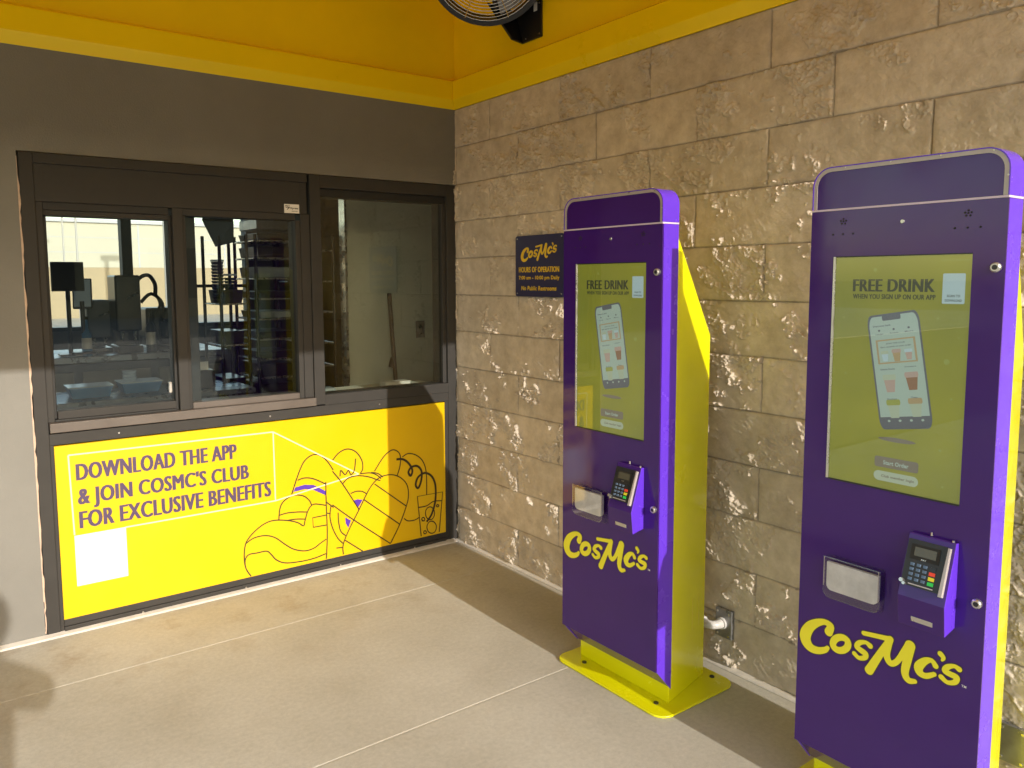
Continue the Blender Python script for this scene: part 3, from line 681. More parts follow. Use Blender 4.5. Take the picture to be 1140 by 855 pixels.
# ------------------------------------------------------------------ kiosk
K = lambda s, t, d: (-d, -s, t)      # local: origin on the ground under the front face
HW = .242; YC = (-1.705, -2.695); XF = (-.485, -.450)
def build_kiosk():
    r = empty('ordering_kiosk', (XF[0], YC[0], 0))
    # base plate
    bp_ = MB(); out = [(x, y) for x, y in rrect(-.28, .285, -.40, .012, .055)]   # (s, -depth)
    bp_.hexa([(-d_, -s_, .0015) for s_, d_ in out], [(-d_, -s_, .0095) for s_, d_ in out])
    o = bp_.done('base_plate', M['lime'], r, .0025)
    m_ = MB()
    for s_, d_ in ((-.17, -.052), (.20, -.36), (-.17, -.36), (.20, -.052)):
        m_.tube([(-d_, -s_, .0095), (-d_, -s_, .0135)], .009, 12)
    m_.done('bolt', M['blackplastic'], o)
    # tapering column
    x0, x1 = .084, .352; h0, h1 = .229, .166
    zt = 1.30; z0 = 1.665
    A = [(x0, -h0, .0), (x0, h0, 0), (x1, h1, 0), (x1, -h1, 0)]
    m_ = MB(); bm = m_.bm
    P = [(x0, -h0, .009), (x0, h0, .009), (x1, h1, .009), (x1, -h1, .009), (x0, -h0, z0), (x0, h0, z0), (x1, h1, zt), (x1, -h1, zt)]
    vs = [bm.verts.new(p) for p in P]
    for q in ((0, 1, 2, 3), (4, 5, 6, 7), (0, 1, 5, 4), (1, 2, 6, 5), (2, 3, 7, 6), (3, 0, 4, 7)): bm.faces.new([vs[i] for i in q])
    col = m_.done('column', M['lime'], r, .004)
    m_ = MB()
    for sgn in (-1, 1):
        sy = lambda x: sgn*(h0+(h1-h0)*(x-x0)/(x1-x0)+.0006)
        for (xa, xb, za, zb) in ((.30, .302, .22, .34), (.25, .252, .22, .34)):
            m_.hexa([(xa, sy(xa), za), (xb, sy(xb), za), (xb, sy(xb), zb), (xa, sy(xa), zb)], [(xa, sy(xa)-sgn*.003, za), (xb, sy(xb)-sgn*.003, za), (xb, sy(xb)-sgn*.003, zb), (xa, sy(xa)-sgn*.003, zb)])
    m_.done('access_slot', M['keyyellow'], col)
    # purple body: side shell and front door
    bd = .080
    m_ = MB()
    for (sa, sb) in ((-HW, -HW+.004), (HW-.004, HW)):
        m_.hexa([K(sa, .158, -.002), K(sb, .158, -.002), K(sb, 1.684, -.002), K(sa, 1.684, -.002)], [K(sa, .070, -bd), K(sb, .070, -bd), K(sb, 1.684, -bd), K(sa, 1.684, -bd)])
    shell = m_.done('side_panel', M['purple_sunlit'], r, .0015)
    m_ = MB(); m_.hexa([K(-HW+.0045, .160, -.006), K(HW-.0045, .160, -.006), K(HW-.0045, 1.683, -.006), K(-HW+.0045, 1.683, -.006)], [K(-HW+.0045, .076, -bd+.002), K(HW-.0045, .076, -bd+.002), K(HW-.0045, 1.683, -bd+.002), K(-HW+.0045, 1.683, -bd+.002)])
    m_.done('back_box', M['purple'], r)
    # door with a real opening for the screen
    S0, S1, T0, T1 = -.172, .172, .955, 1.561
    m_ = MB()
    for q in (( -HW, HW, .155, T0), (-HW, HW, T1, 1.684), (-HW, S0, T0, T1), (S1, HW, T0, T1)):
        m_.hexa([K(q[0], q[2], -.006), K(q[1], q[2], -.006), K(q[1], q[3], -.006), K(q[0], q[3], -.006)], [K(q[0], q[2], 0), K(q[1], q[2], 0), K(q[1], q[3], 0), K(q[0], q[3], 0)])
    bmesh.ops.remove_doubles(m_.bm, verts=m_.bm.verts, dist=1e-5)
    # drop the inner coincident walls between the four strips
    seen = {}
    for fc in list(m_.bm.faces):
        key = tuple(sorted(v.index for v in fc.verts)) if False else tuple(sorted(tuple(round(c_, 5) for c_ in v.co) for v in fc.verts))
        seen.setdefault(key, []).append(fc)
    for kk, fl in seen.items():
        if len(fl) > 1: bmesh.ops.delete(m_.bm, geom=fl, context='FACES_ONLY')
    door = m_.done('front_door', M['purple'], r)
    # screen
    prism('screen', [(S0, T0), (S1, T0), (S1, T1), (S0, T1)], -.0055, -.0040, K, M['s_bg'], r)
    scn = r.children[-1] if False else [c for c in bpy.data.objects if c.name.startswith('screen')][-1]
    m_ = MB()
    m_.hexa([K(S0-.001, T0, -.003), K(S0+.005, T0, -.003), K(S0+.005, T1, -.003), K(S0-.001, T1, -.003)], [K(S0-.001, T0, .002), K(S0+.004, T0, .0015), K(S0+.004, T1, .0015), K(S0-.001, T1, .002)])
    m_.done('screen_edge', M['steel'], scn)
    m_ = MB(); m_.hexa([K(S0+.005, T0-.003, -.002), K(S1, T0-.003, -.002), K(S1, T0+.001, -.002), K(S0+.005, T0+.001, -.002)], [K(S0+.005, T0-.003, .001), K(S1, T0-.003, .001), K(S1, T0+.001, .001), K(S0+.005, T0+.001, .001)])
    m_.hexa([K(S0+.005, T1-.002, -.002), K(S1, T1-.002, -.002), K(S1, T1+.001, -.002), K(S0+.005, T1+.001, -.002)], [K(S0+.005, T1-.002, .0006), K(S1, T1-.002, .0006), K(S1, T1+.001, .0006), K(S0+.005, T1+.001, .0006)])
    m_.done('screen_trim', M['darkmetal'], scn)
    D = -.0036
    T = lambda nm, b_, bx_, mt='s_dark', bold=.03: text(nm, b_, bx_, D, K, M[mt], scn, bold=bold)
    text('headline', 'FREE DRINK', (-.119, .090, 1.469, 1.503), D, K, M['s_dark'], scn, bold=0, cap=True, shifts=(-.0020, -.001, 0, .001, .0020))
    text('subline', 'WHEN YOU SIGN UP ON OUR APP', (-.118, .092, 1.450, 1.463), D, K, M['s_dark'], scn, bold=.01, cap=True, shifts=(-.0005, 0, .0005))
    T('corner_note', 'Accessibility', (.10, .165, 1.542, 1.549), 's_green', .01)
    sheet('offer_card', rrect(.107, .158, 1.441, 1.514, .003), D, K, M['s_card'], scn)
    text('card_words', 'SCAN TO', (.118, .148, 1.457, 1.463), D+.0003, K, M['s_dark'], scn, bold=.02)
    text('card_words', 'DOWNLOAD', (.114, .152, 1.446, 1.452), D+.0003, K, M['s_dark'], scn, bold=.02)
    # phone picture, tilted
    c0 = np.array([.012, 1.268]); ax = np.array([.124, .021]); ay = np.array([.049, -.288])  # width, downwards
    ux = ax/np.hypot(*ax); uy = ay/np.hypot(*ay)
    def ph(u, v, dd=0): # u,v in -1..1
        p = c0+ax/2*u-ay/2*v; return (p[0], p[1])
    KP = lambda s_, t_, d_: K(*ph(s_, t_), d_)
    rr = rrect(-1.06, 1.06, -1.02, 1.02, .2, 5)
    sheet('phone_body', [(a, b_*1.0) for a, b_ in [(x_, (y_ if abs(y_) < .82 else math.copysign(.82+(abs(y_)-.82)*1, y_))) for x_, y_ in rr]], D+.0003, KP, M['s_body'], scn)
    sheet('phone_display', [(x_*.93, y_*.965) for x_, y_ in rr], D+.0006, KP, M['s_white'], scn)
    q = D+.0009
    sheet('phone_notch', rrect(-.42, .34, .90, 1.0, .04, 3), q, KP, M['s_body'], scn)
    sheet('phone_bar', [(-.985, -.80), (.985, -.80), (.985, -.9), (.93, -.965), (.83, -.985), (-.83, -.985), (-.93, -.965), (-.985, -.9)], q, KP, M['s_body'], scn)
    text('phone_words', 'Welcome back', (-.85, -.1, .80, .835), q, KP, M['s_body'], scn, bold=.02)
    for i_, u_ in enumerate((-.6, 0, .6)):
        text('phone_words', ('Order', 'Rewards', 'More')[i_], (u_-.17, u_+.17, .66, .685), q, KP, M['s_body'], scn, bold=.01)
        sheet('phone_icon', [(u_+.05*math.cos(t_), .735+.02*math.sin(t_)) for t_ in np.linspace(0, 6.1, 8)], q, KP, M['s_body'], scn)
    sheet('banner', [(-.8, .14), (.8, .14), (.8, .57), (-.8, .57)], q, KP, M['s_orange'], scn)
    sheet('banner_field', [(-.72, .165), (.72, .165), (.72, .545), (-.72, .545)], q+.0003, KP, M['s_white'], scn)
    text('banner_words', 'JOIN THE CLUB', (-.38, .38, .475, .505), q+.0005, KP, M['s_body'], scn, bold=.02)
    text('banner_words', 'Earn rewards on your order', (-.62, .62, .415, .45), q+.0005, KP, M['s_body'], scn, bold=.02)
    def cup(u_, v_, s_, body, lid, lvl):
        pts = [(u_-.8*s_, v_+.5*s_*.5), (u_+.8*s_, v_+.5*s_*.5), (u_+.55*s_, v_-.5*s_*1.0), (u_-.55*s_, v_-.5*s_*1.0)]
        sheet('cup_picture', pts, q+.0006, KP, M[body], scn)
        sheet('cup_lid', rrect(u_-.95*s_, u_+.95*s_, v_+.25*s_, v_+.58*s_, .15*s_, 3), q+.0009, KP, M[lid], scn)
    cup(-.48, .27, .17, 's_card', 's_pale', 0); cup(0, .27, .20, 's_orange', 's_pink', 0); cup(.48, .27, .17, 's_pink', 's_card', 0)
    text('product_words', 'Galactic Boosts', (-.75, -.15, .03, .06), q+.0003, KP, M['s_body'], scn, bold=.02)
    text('product_words', 'Signature', (.25, .7, .045, .075), q+.0003, KP, M['s_body'], scn, bold=.02)
    cup(-.42, -.22, .29, 's_pink', 's_pale', 0); cup(.48, -.20, .29, 's_red', 's_pink', 0)
    text('product_words', 'Slushes', (-.62, -.22, -.50, -.47), q+.0003, KP, M['s_body'], scn, bold=.02)
    text('product_words', 'Teas', (.35, .6, -.49, -.46), q+.0003, KP, M['s_body'], scn, bold=.02)
    cup(-.38, -.67, .30, 's_pale', 's_green', 0); cup(.5, -.66, .30, 's_pale', 's_orange', 0)
    for u_ in (-.65, -.2, .25, .7):
        sheet('phone_icon', [(u_+.06*math.cos(t_), -.87+.022*math.sin(t_)) for t_ in np.linspace(0, 6.1, 8)], q+.0003, KP, M['s_white'], scn)
    sheet('phone_shadow', [(.014+.048*math.cos(t_), 1.088+.006*math.sin(t_)) for t_ in np.linspace(0, 6.1, 20)], D+.0002, K, M['s_tan'], scn)
    sheet('start_button', rrect(-.041, .071, 1.012, 1.040, .006), D+.0002, K, M['s_tan'], scn)
    text('button_words', 'Start Order', (-.018, .047, 1.020, 1.031), D+.0005, K, M['s_white'], scn, bold=.03)
    sheet('second_button', rrect(-.042, .072, .976, 1.002, .013), D+.0002, K, M['s_pale'], scn)
    text('button_words', 'Club member login', (-.022, .062, .984, .993), D+.0005, K, M['s_tan'], scn, bold=.03)
    for (a_, b_, s_) in ((.125, 1.30, .007), (.14, 1.21, .003), (.10, 1.405, .003), (-.13, 1.25, .003), (.12, 1.08, .0035), (-.06, 1.525, .005), (.15, 1.36, .002), (-.11, 1.12, .003), (.13, .99, .003), (-.14, 1.40, .0025)):
        sheet('bubble', [(a_+s_*math.cos(t_), b_+s_*math.sin(t_)) for t_ in np.linspace(0, 5.7, 10)], D+.0002, K, M['s_green'], scn)
    # cover glass in the opening
    prism('cover_glass', [(S0+.005, T0+.001), (S1-.0005, T0+.001), (S1-.0005, T1-.001), (S0+.005, T1-.001)], -.0017, -.0012, K, M['glass'], scn)
    # cap
    R_ = .052; zb = 1.690; ztop = 1.802
    outer = rrect(-HW, HW, zb, ztop, R_, 8, (0, 0, 1, 1))
    def ins(q_): return rrect(-HW+q_, HW-q_, zb+q_*0, ztop-q_, R_-q_, 8, (0, 0, 1, 1))
    inner = ins(.003)
    cap = empty('cap', (0, 0, 0)); cap.parent = r
    # shell ring as quads along the outline
    def ring(nm, a_, b_, d0, d1, mt, close=False):
        mm = MB(); n_ = len(a_); bmx = mm.bm
        va = [[bmx.verts.new(K(*p, dd)) for p in pp] for pp, dd in ((a_, d0), (a_, d1), (b_, d1), (b_, d0))]
        # open at the bottom: path runs bl, br, ..., tl -> skip segment 0 (bl-br)
        for i_ in range(1, n_):
            j_ = (i_+1) % n_
            for k_ in range(4):
                k2 = (k_+1) % 4; bmx.faces.new([va[k_][i_], va[k_][j_], va[k2][j_], va[k2][i_]])
        return smooth_angle(mm.done(nm, mt, cap))
    ring('cap_shell', outer, inner, -.080, .0, M['purple_sunlit'])
    ring('cap_edge', ins(.0031), ins(.0130), -.020, -.0012, M['edge'])
    prism('cap_face', ins(.0134), -.024, -.003, K, M['purple'], cap)
    prism('cap_back', ins(.004), -.079, -.026, K, M['purple_sunlit'], cap)
    prism('cap_seam', [(-HW, 1.6845), (HW, 1.6845), (HW, 1.6895), (-HW, 1.6895)], -.080, .0004, K, M['seam'], r)
    m_ = MB()
    for s_, t_ in ((-.15, 1.7965), (-.03, 1.7965), (.09, 1.7965), (.2375, 1.735), (.205, 1.7935)): m_.tube([K(s_, t_, -.0015), K(s_, t_, .0003)], .0022, 8)
    m_.done('rivet', M['steel'], cap)
    # holes, camera, locks
    m_ = MB()
    for (cx_, n1) in ((-.15, 1), (.158, 1)):
        for a_, b_ in [(0, .006), (.007, .001), (-.007, .001), (.0045, -.006), (-.0045, -.006), (0, 0)] + [(-.028, -.034), (0, -.034), (.028, -.034)]:
            m_.tube([K(cx_+a_, 1.655+b_, -.002), K(cx_+a_, 1.655+b_, .0006)], .0026, 8)
    m_.done('speaker_hole', M['hole'], door)
    m_ = MB(); m_.tube([K(.006, 1.645, -.001), K(.006, 1.645, .003)], [.006, .0045], 14); m_.done('camera_lens', M['steel'], door)
    for zz in (1.527, .727):
        m_ = MB(); m_.tube([K(.224, zz, -.001), K(.224, zz, .008), K(.224, zz, .011)], [.0115, .0115, .009], 20, caps=True)
        o = smooth_angle(m_.done('door_lock', M['steel'], door))
        m_ = MB(); m_.tube([K(.224, zz, .0108), K(.224, zz, .0114)], .006, 16); m_.done('lock_core', M['darkmetal'], o) if False else m_.done('lock_face', M['darkmetal'], door)
    # receipt pocket
    pk = prism('receipt_pocket', rrect(-.152, .003, .630, .742, .022, 5, (1, 1, 0, 0)), .0, .032, K, M['acrylic'], r)
    bmx = bmesh.new(); bmx.from_mesh(pk.data)
    for v in list(bmx.verts):
        if v.co.x < -.02: v.co.z += .0; v.co.y += 0
        if v.co.x > -.005 and v.co.z < .70: v.co.z -= .014
    for fc in [fc for fc in bmx.faces if min(v.co.z for v in fc.verts) > .73]: bmx.faces.remove(fc)
    bmx.to_mesh(pk.data); bmx.free()
    prism('receipt_paper', rrect(-.147, -.003, .648, .727, .016, 4, (1, 1, 0, 0)), .014, .024, K, M['slips'], pk)
    m_ = MB(); lip = [K(s_, t_, .0305) for s_, t_ in rrect(-.153, .004, .629, .742, .022, 5, (1, 1, 0, 0))]
    m_.tube(lip[6:]+lip[:7] if False else lip, .0016, 6, closed=False); m_.done('pocket_rim', M['acrylic'], pk)
    for sa_ in (-.151, .0005): m_ = MB(); m_.tube([K(sa_, .660, .031), K(sa_, .742, .031)], .0011, 6); m_.done('pocket_edge', M['edge'], pk)
    # payment terminal housing (five-sided profile)
    prof = [(0, .862), (.014, .864), (.062, .714), (.053, .637), (0, .647)]
    a0, a1 = .064, .177
    hs = MB(); hs.hexa([K(a0, z_, d_) for d_, z_ in prof], [K(a1, z_, d_) for d_, z_ in prof])
    hs = hs.done('payment_housing', [M['purple'], M['purple_sunlit']], r, .0022)
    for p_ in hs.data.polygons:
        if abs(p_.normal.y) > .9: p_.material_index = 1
    # frame on the sloped face: u across, v down the slope
    o0 = Vector((0, 0, 0)); p0 = np.array([.014, .864]); p1 = np.array([.062, .714]); L_ = np.hypot(*(p1-p0)); e_ = (p1-p0)/L_; nrm = np.array([-e_[1], e_[0]])
    if nrm[0] < 0: nrm = -nrm
    def PT(s_, v_, d_):
        q_ = p0+e_*v_*L_+nrm*d_; return K(s_, q_[1], q_[0])
    tm = prism('card_terminal', rrect(.070, .163, .09, .82, .006), -.004, .006, PT, M['blackplastic'], r, .0015)
    prism('terminal_display', [(.080, .16), (.149, .16), (.149, .40), (.080, .40)], .006, .0072, PT, M['rubber'], tm)
    sheet('terminal_lcd', [(.089, .20), (.141, .20), (.141, .34), (.089, .34)], .0076, PT, M['lcd'], tm)
    text('terminal_mark', 'PAY', (.108, .120, .395, .37), .0076, PT, M['steel'], tm, bold=.02)
    m_ = MB()
    for r_ in range(4):
        for c_ in range(3):
            s_ = .084+c_*.0155; v_ = .455+r_*.077
            m_.hexa([PT(s_, v_, .006), PT(s_+.010, v_, .006), PT(s_+.010, v_+.045, .006), PT(s_, v_+.045, .006)], [PT(s_+.001, v_+.004, .0078), PT(s_+.009, v_+.004, .0078), PT(s_+.009, v_+.041, .0078), PT(s_+.001, v_+.041, .0078)])
    m_.done('keypad', M['keys'], tm)
    for i_, mt in enumerate(('darkmetal', 'red', 'keyyellow', 'green')):
        v_ = .455+i_*.077; s_ = .1315
        prism('function_key', [(s_, v_), (s_+.014, v_), (s_+.014, v_+.055), (s_, v_+.055)], .006, .008, PT, M[mt], tm)
    prism('card_slot', [(.088, .775), (.146, .775), (.146, .792), (.088, .792)], .006, .0085, PT, M['edge'], tm)
    prism('side_reader', [(.164, .10), (.170, .10), (.170, .86), (.160, .86)], .0, .010, PT, M['edge'], tm, .001)
    # bracket lock on the left of the terminal and slot plate below
    m_ = MB(); m_.tube([PT(.074, .76, .006), PT(.074, .76, .018)], .005, 12); m_.tube([PT(.080, .80, .006), PT(.080, .80, .016)], .004, 10)
    smooth_angle(m_.done('key_lock', M['steel'], tm))
    qa, qb = np.array([.062, .714]), np.array([.053, .637])
    def PL(s_, v_, d_):
        q_ = qa+(qb-qa)*v_; return K(s_, q_[1], q_[0]+d_)
    pr_ = prism('slot_plate', [(.098, .62), (.149, .62), (.149, .78), (.098, .78)], -.001, .0016, PL, M['steel'], hs, .0006)
    m_ = MB(); m_.tube([K(.115, .8655, .006), K(.115, .874, .006)], .0022, 8); m_.tube([K(.168, .863, .010), K(.168, .868, .010)], .003, 8)
    m_.done('housing_pin', M['steel'], hs)
    # logo
    st = ART['logo']
    flat_mesh('logo_outline', stroke_shape(st, .0026, .0013), .0006, K, M['logo_edge'], r)
    flat_mesh('logo', stroke_shape(st, 0.0, .0011), .0011, K, M['logo'], r)
    text('trademark', 'TM', (.199, .210, .507, .513), .0008, K, M['paper'], r, bold=.02)
    return r
k1 = build_kiosk()
def kids(o): return [c for c in bpy.data.objects if c.parent == o]
def copy_tree(o, parent=None):
    c = o.copy(); COL.objects.link(c); c.parent = parent
    for ch in kids(o): copy_tree(ch, c)
    return c
k2 = copy_tree(k1); k2.location = (XF[1], YC[1], 0)
tag(k1, 'far purple ordering kiosk beside the opening hours sign, its whole yellow base plate showing', 'kiosk', 'purple self-ordering kiosks')
tag(k2, 'near purple ordering kiosk at the right edge, its foot out of the picture', 'kiosk', 'purple self-ordering kiosks')

# ------------------------------------------------------------------ conduit plates on the stone wall
def conduit(y0, label, pipe=True):
    r = empty('conduit_box', (-.014, y0, .178), label, 'outlet', 'electrical plates behind the kiosks')
    m_ = MB(); m_.box(-.006, .012, -.037, .037, -.056, .056); m_.done('cover_plate', M['galv'], r, .002)
    m_ = MB()
    for yy, zz in ((-.026, .044), (-.026, -.044), (.026, -.044), (.026, .044)): m_.tube([(-.006, yy, zz), (-.009, yy, zz)], .004, 10)
    m_.done('screw', M['steel'], r)
    if not pipe: return r
    m_ = MB(); pts = [(-.006, .006, 0), (-.030, .008, 0)]+[(-.030-.028*math.sin(a), .036-.028*math.cos(a), 0) for a in (rad(20), rad(45), rad(70), rad(90))]+[(-.058, .070, .004)]
    m_.tube(pts, [.019, .017, .016, .016, .016, .017, .017], 16); smooth_angle(m_.done('elbow', M['pvc'], r))
    m_ = MB(); m_.tube([(-.058, .052, .002), (-.058, .085, .006)], [.023, .023], 14); m_.tube([(-.006, .006, 0), (-.016, .006, 0)], .023, 14)
    smooth_angle(m_.done('locknut', M['pvc'], r))
    m_ = MB(); m_.tube([(-.058, .085, .006), (-.060, .125, .008)], .013, 12); smooth_angle(m_.done('pipe', M['pvc'], r))
    return r
conduit(-1.872, 'grey elbow fitting on a metal plate low on the wall between the kiosks')
conduit(-2.862, 'metal plate low on the wall behind the near kiosk at the right edge', False)

# ------------------------------------------------------------------ fan
fc_ = Vector((-.245, -.655, 2.985))
fan = empty('wall_fan', tuple(fc_), 'black wall mounted fan with wire guard high in the yellow corner', 'fan')
nrm = Vector((-.62, -.66, -.46)).normalized(); q = nrm.to_track_quat('Z', 'Y').to_matrix()
F = lambda x, y, z: tuple(q @ Vector((x, y, z)))
def circ(r_, z_, n_=48): return [F(r_*math.cos(2*math.pi*i/n_), r_*math.sin(2*math.pi*i/n_), z_) for i in range(n_)]
m = MB()
prof = [(.262, .05), (.290, .055), (.293, .03), (.290, -.075), (.262, -.08), (.270, -.02)]
rings = [[m.bm.verts.new(F(r_*math.cos(a), r_*math.sin(a), z_)) for a in [2*math.pi*i/56 for i in range(56)]] for r_, z_ in prof]
for i in range(6):
    A, B_ = rings[i], rings[(i+1) % 6]
    for k_ in range(56): m.bm.faces.new([A[k_], A[(k_+1) % 56], B_[(k_+1) % 56], B_[k_]])
smooth_angle(m.done('fan_shroud', M['black'], fan), 50)
m = MB()
for i in range(1, 15):
    r_ = .065+.0142*i; m.tube(circ(r_, .062+.02*math.cos(r_/.27*1.5), 40), .0016, 5, closed=True)
for i in range(8):
    a = 2*math.pi*i/8+.35
    m.tube([F(r_*math.cos(a), r_*math.sin(a), .0655+.02*math.cos(r_/.27*1.5)) for r_ in (.05, .12, .2, .268)], .0022, 5)
m.done('wire_guard', M['steel'], fan)
m = MB(); m.tube([F(0, 0, -.08), F(0, 0, .085)], [.07, .06], 24); m.done('motor', M['black'], fan)
for i in range(4):
    m = MB(); a0 = math.pi/2*i+.2; rr_ = [.06, .12, .19, .25]; up = []; lo = []
    for r_ in rr_:
        w_ = .35+.25*(r_/.25)
        up.append([F(r_*math.cos(a0+t_*w_), r_*math.sin(a0+t_*w_), .02-.05*t_) for t_ in (0, .5, 1)])
    for a_, b_ in zip(up[:-1], up[1:]):
        for k_ in range(2): m.face([a_[k_], a_[k_+1], b_[k_+1], b_[k_]])
    bl = m.done('fan_blade', M['galv'], fan, smooth=True)
# bracket: wall plate and folded arms
m = MB()
px = lambda x, y, z: (x-fc_.x, y-fc_.y, z-fc_.z)
m.hexa([px(-.004, -.765, 2.645), px(-.004, -.625, 2.645), px(-.004, -.56, 2.815), px(-.004, -.765, 2.815)], [px(-.014, -.765, 2.645), px(-.014, -.625, 2.645), px(-.014, -.56, 2.815), px(-.014, -.765, 2.815)])
m.hexa([px(-.004, -.625, 2.645), px(-.004, -.61, 2.645), px(-.004, -.545, 2.815), px(-.004, -.56, 2.815)], [px(-.075, -.625, 2.655), px(-.075, -.61, 2.655), px(-.16, -.53, 2.83), px(-.16, -.545, 2.83)])
m.done('bracket', M['black'], fan, .003)
m = MB()
for yy, zz in ((-.752, 2.66), (-.752, 2.80), (-.65, 2.66)): m.tube([px(-.014, yy, zz), px(-.017, yy, zz)], .004, 8)
m.done('bracket_screw', M['steel'], fan)
m = MB(); m.box(*[c_ for c_ in (px(-.0155, -.735, 2.77)[0], px(-.0145, 0, 0)[0])], px(0, -.735, 0)[1], px(0, -.71, 0)[1], px(0, 0, 2.77)[2], px(0, 0, 2.81)[2]); m.done('rating_label', M['paper'], fan)
m = MB(); m.tube([px(-.12, -.56, 2.80), F(.0, -.0, -.09)], .018, 12); m.done('arm', M['black'], fan)

# ------------------------------------------------------------------ inside the building
rm = empty('service_room', (-1.5, 2, 0), 'dim room behind the serving windows', 'room')
def rp(name, x0, x1, y0, y1, z0, z1, mt, bevel=0, parent=None):
    o = MB().box(x0, x1, y0, y1, z0, z1).done(name, mt, parent or rm, bevel); o.location = (1.5, -2, 0) if not parent else (0, 0, 0); return o
rp('floor', -4.6, 2.2, .15, 4.2, -.1, 0, M['int_floor'])
rp('ceiling', -4.6, 2.2, .15, 4.35, 2.7, 2.8, M['int_ceiling'])
rp('room_wall', -4.7, -4.6, .15, 4.35, 0, 2.7, M['int_dark'])
rp('room_wall', 2.2, 2.3, .15, 4.35, 0, 2.7, M['int_dark'])
rp('room_wall', .25, 2.2, .05, .15, 0, 2.7, M['int_dark'])
rp('far_wall', -4.6, 2.2, 4.2, 4.35, 0, 1.10, M['int_dark'])
rp('far_wall', -4.6, 2.2, 4.2, 4.35, 2.45, 2.7, M['int_dark'])
rp('far_wall', .25, 2.2, 4.2, 4.35, 1.1, 2.45, M['int_dark'])
rp('far_wall', -4.6, -3.3, 4.2, 4.35, 1.1, 2.45, M['int_dark'])
for a_, b_ in ((-2.05, -1.97), (-.912, -.822), (-.372, -.262)): rp('far_mullion', a_, b_, 4.2, 4.33, 1.1, 2.45, M['rubber'])
rp('far_rail', -.262, .25, 4.22, 4.30, 1.445, 1.475, M['rubber'])
rp('far_window_sill', -3.3, .25, 4.12, 4.2, 1.07, 1.105, M['darkmetal'])
pw = tag(MB().box(-.22, 1.4, .93, 1.0, 0, 2.7).done('partition_wall', M['int_wall']), 'pale partition wall just behind the right hand pane', 'wall')
tag(MB().box(-.235, -.2205, .925, 1.005, 0, 2.7).done('corner_guard', M['steel']), 'thin metal guard on the partition wall edge', 'trim')
o = empty('wall_outlet', (.316, .928, 1.17), 'metal outlet plate on the pale partition wall', 'outlet')
MB().box(-.035, .035, -.004, 0, -.058, .058).done('plate', M['galv'], o, .001)
MB().box(-.012, .012, -.007, -.0045, -.03, .03).done('switch', M['steel'], o)
o = empty('mop', (.075, .80, 0), 'mop handle leaning against the pale partition wall', 'mop')
m = MB(); m.tube([(.02, -.01, .05), (-.015, .09, 1.42)], .014, 10); m.done('handle', M['brown'], o)
m = MB(); m.box(-.09, .13, -.06, .04, .01, .09); m.done('mop_head', M['greytray'], o, .02)
m = MB(); m.tube([(-.0115, .085, .93), (-.006, .066, .99)], .019, 10); m.done('grip', M['brown'], o)
# inner shelf and bits on it
sh = empty('inner_shelf', (-1.2, .3, .9), 'brown shelf just inside the sliding windows', 'shelf')
MB().box(-1.2, .38, -.145, .14, -.02, 0).done('shelf_board', M['int_floor'], sh, .004)
MB().box(.40, 1.18, -.145, .10, -.02, .0).done('shelf_board', M['int_wall'], sh, .004)
MB().box(-1.1, -1.08, -.1, .1, -.15, -.02).done('shelf_leg', M['darkmetal'], sh)
tag(MB().box(-1.95, -1.80, .19, .25, .9005, .925).done('receipt_roll', M['paper'], bevel=.006), 'white paper strip on the inner shelf at the left pane', 'paper')
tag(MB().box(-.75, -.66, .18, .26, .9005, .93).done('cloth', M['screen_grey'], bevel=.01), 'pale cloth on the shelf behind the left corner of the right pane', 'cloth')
tag(MB().box(-.36, -.20, .18, .25, .9005, .932).done('napkin_stack', M['paper'], bevel=.003), 'white napkins on the shelf behind the right pane', 'napkins')
# counter
ct = empty('counter', (-1.4, 2.3, 0), 'long dark steel counter across the room', 'counter')
MB().box(-2.2, .72, -.35, .35, .98, 1.02).done('worktop', M['counter'], ct, .004)
MB().box(-2.15, .68, -.32, .32, .05, .97).done('cabinet', M['navy'], ct)
m = MB()
for i in range(6): m.box(-2.1+i*.47, -2.1+i*.47+.42, -.335, -.322, .5, .92)
m.done('cabinet_door', M['int_dark'], ct, .003)
fc2 = empty('low_bench', (-1.3, 1.15, 0), 'low steel bench nearer the left pane', 'bench')
MB().box(-.75, .45, -.25, .25, .84, .87).done('bench_top', M['counter'], fc2, .004)
for sx_ in (-.7, .4):
    for sy_ in (-.2, .2): MB().box(sx_-.02, sx_+.02, sy_-.02, sy_+.02, 0, .84).done('leg', M['darkmetal'], fc2)
MB().box(-.72, .42, -.22, .22, .3, .33).done('lower_shelf', M['darkmetal'], fc2)
for i, (x_, y_, lab) in enumerate(((-1.72, 1.1, 'blue plastic tub on the low bench, left of its twin'), (-1.45, 1.15, 'blue plastic tub on the low bench, right of its twin'))):
    o = empty('tub', (x_, y_, .8705), lab, 'tub', 'blue tubs on the bench')
    m = MB(); m.hexa([(-.09, -.07, 0), (.09, -.07, 0), (.09, .07, 0), (-.09, .07, 0)], [(-.11, -.085, .06), (.11, -.085, .06), (.11, .085, .06), (-.11, .085, .06)]); m.done('tub_body', M['navy_blue'], o, .004)
    MB().box(-.115, .115, -.09, .09, .06, .066).done('lid', M['screen_grey'], o, .002)
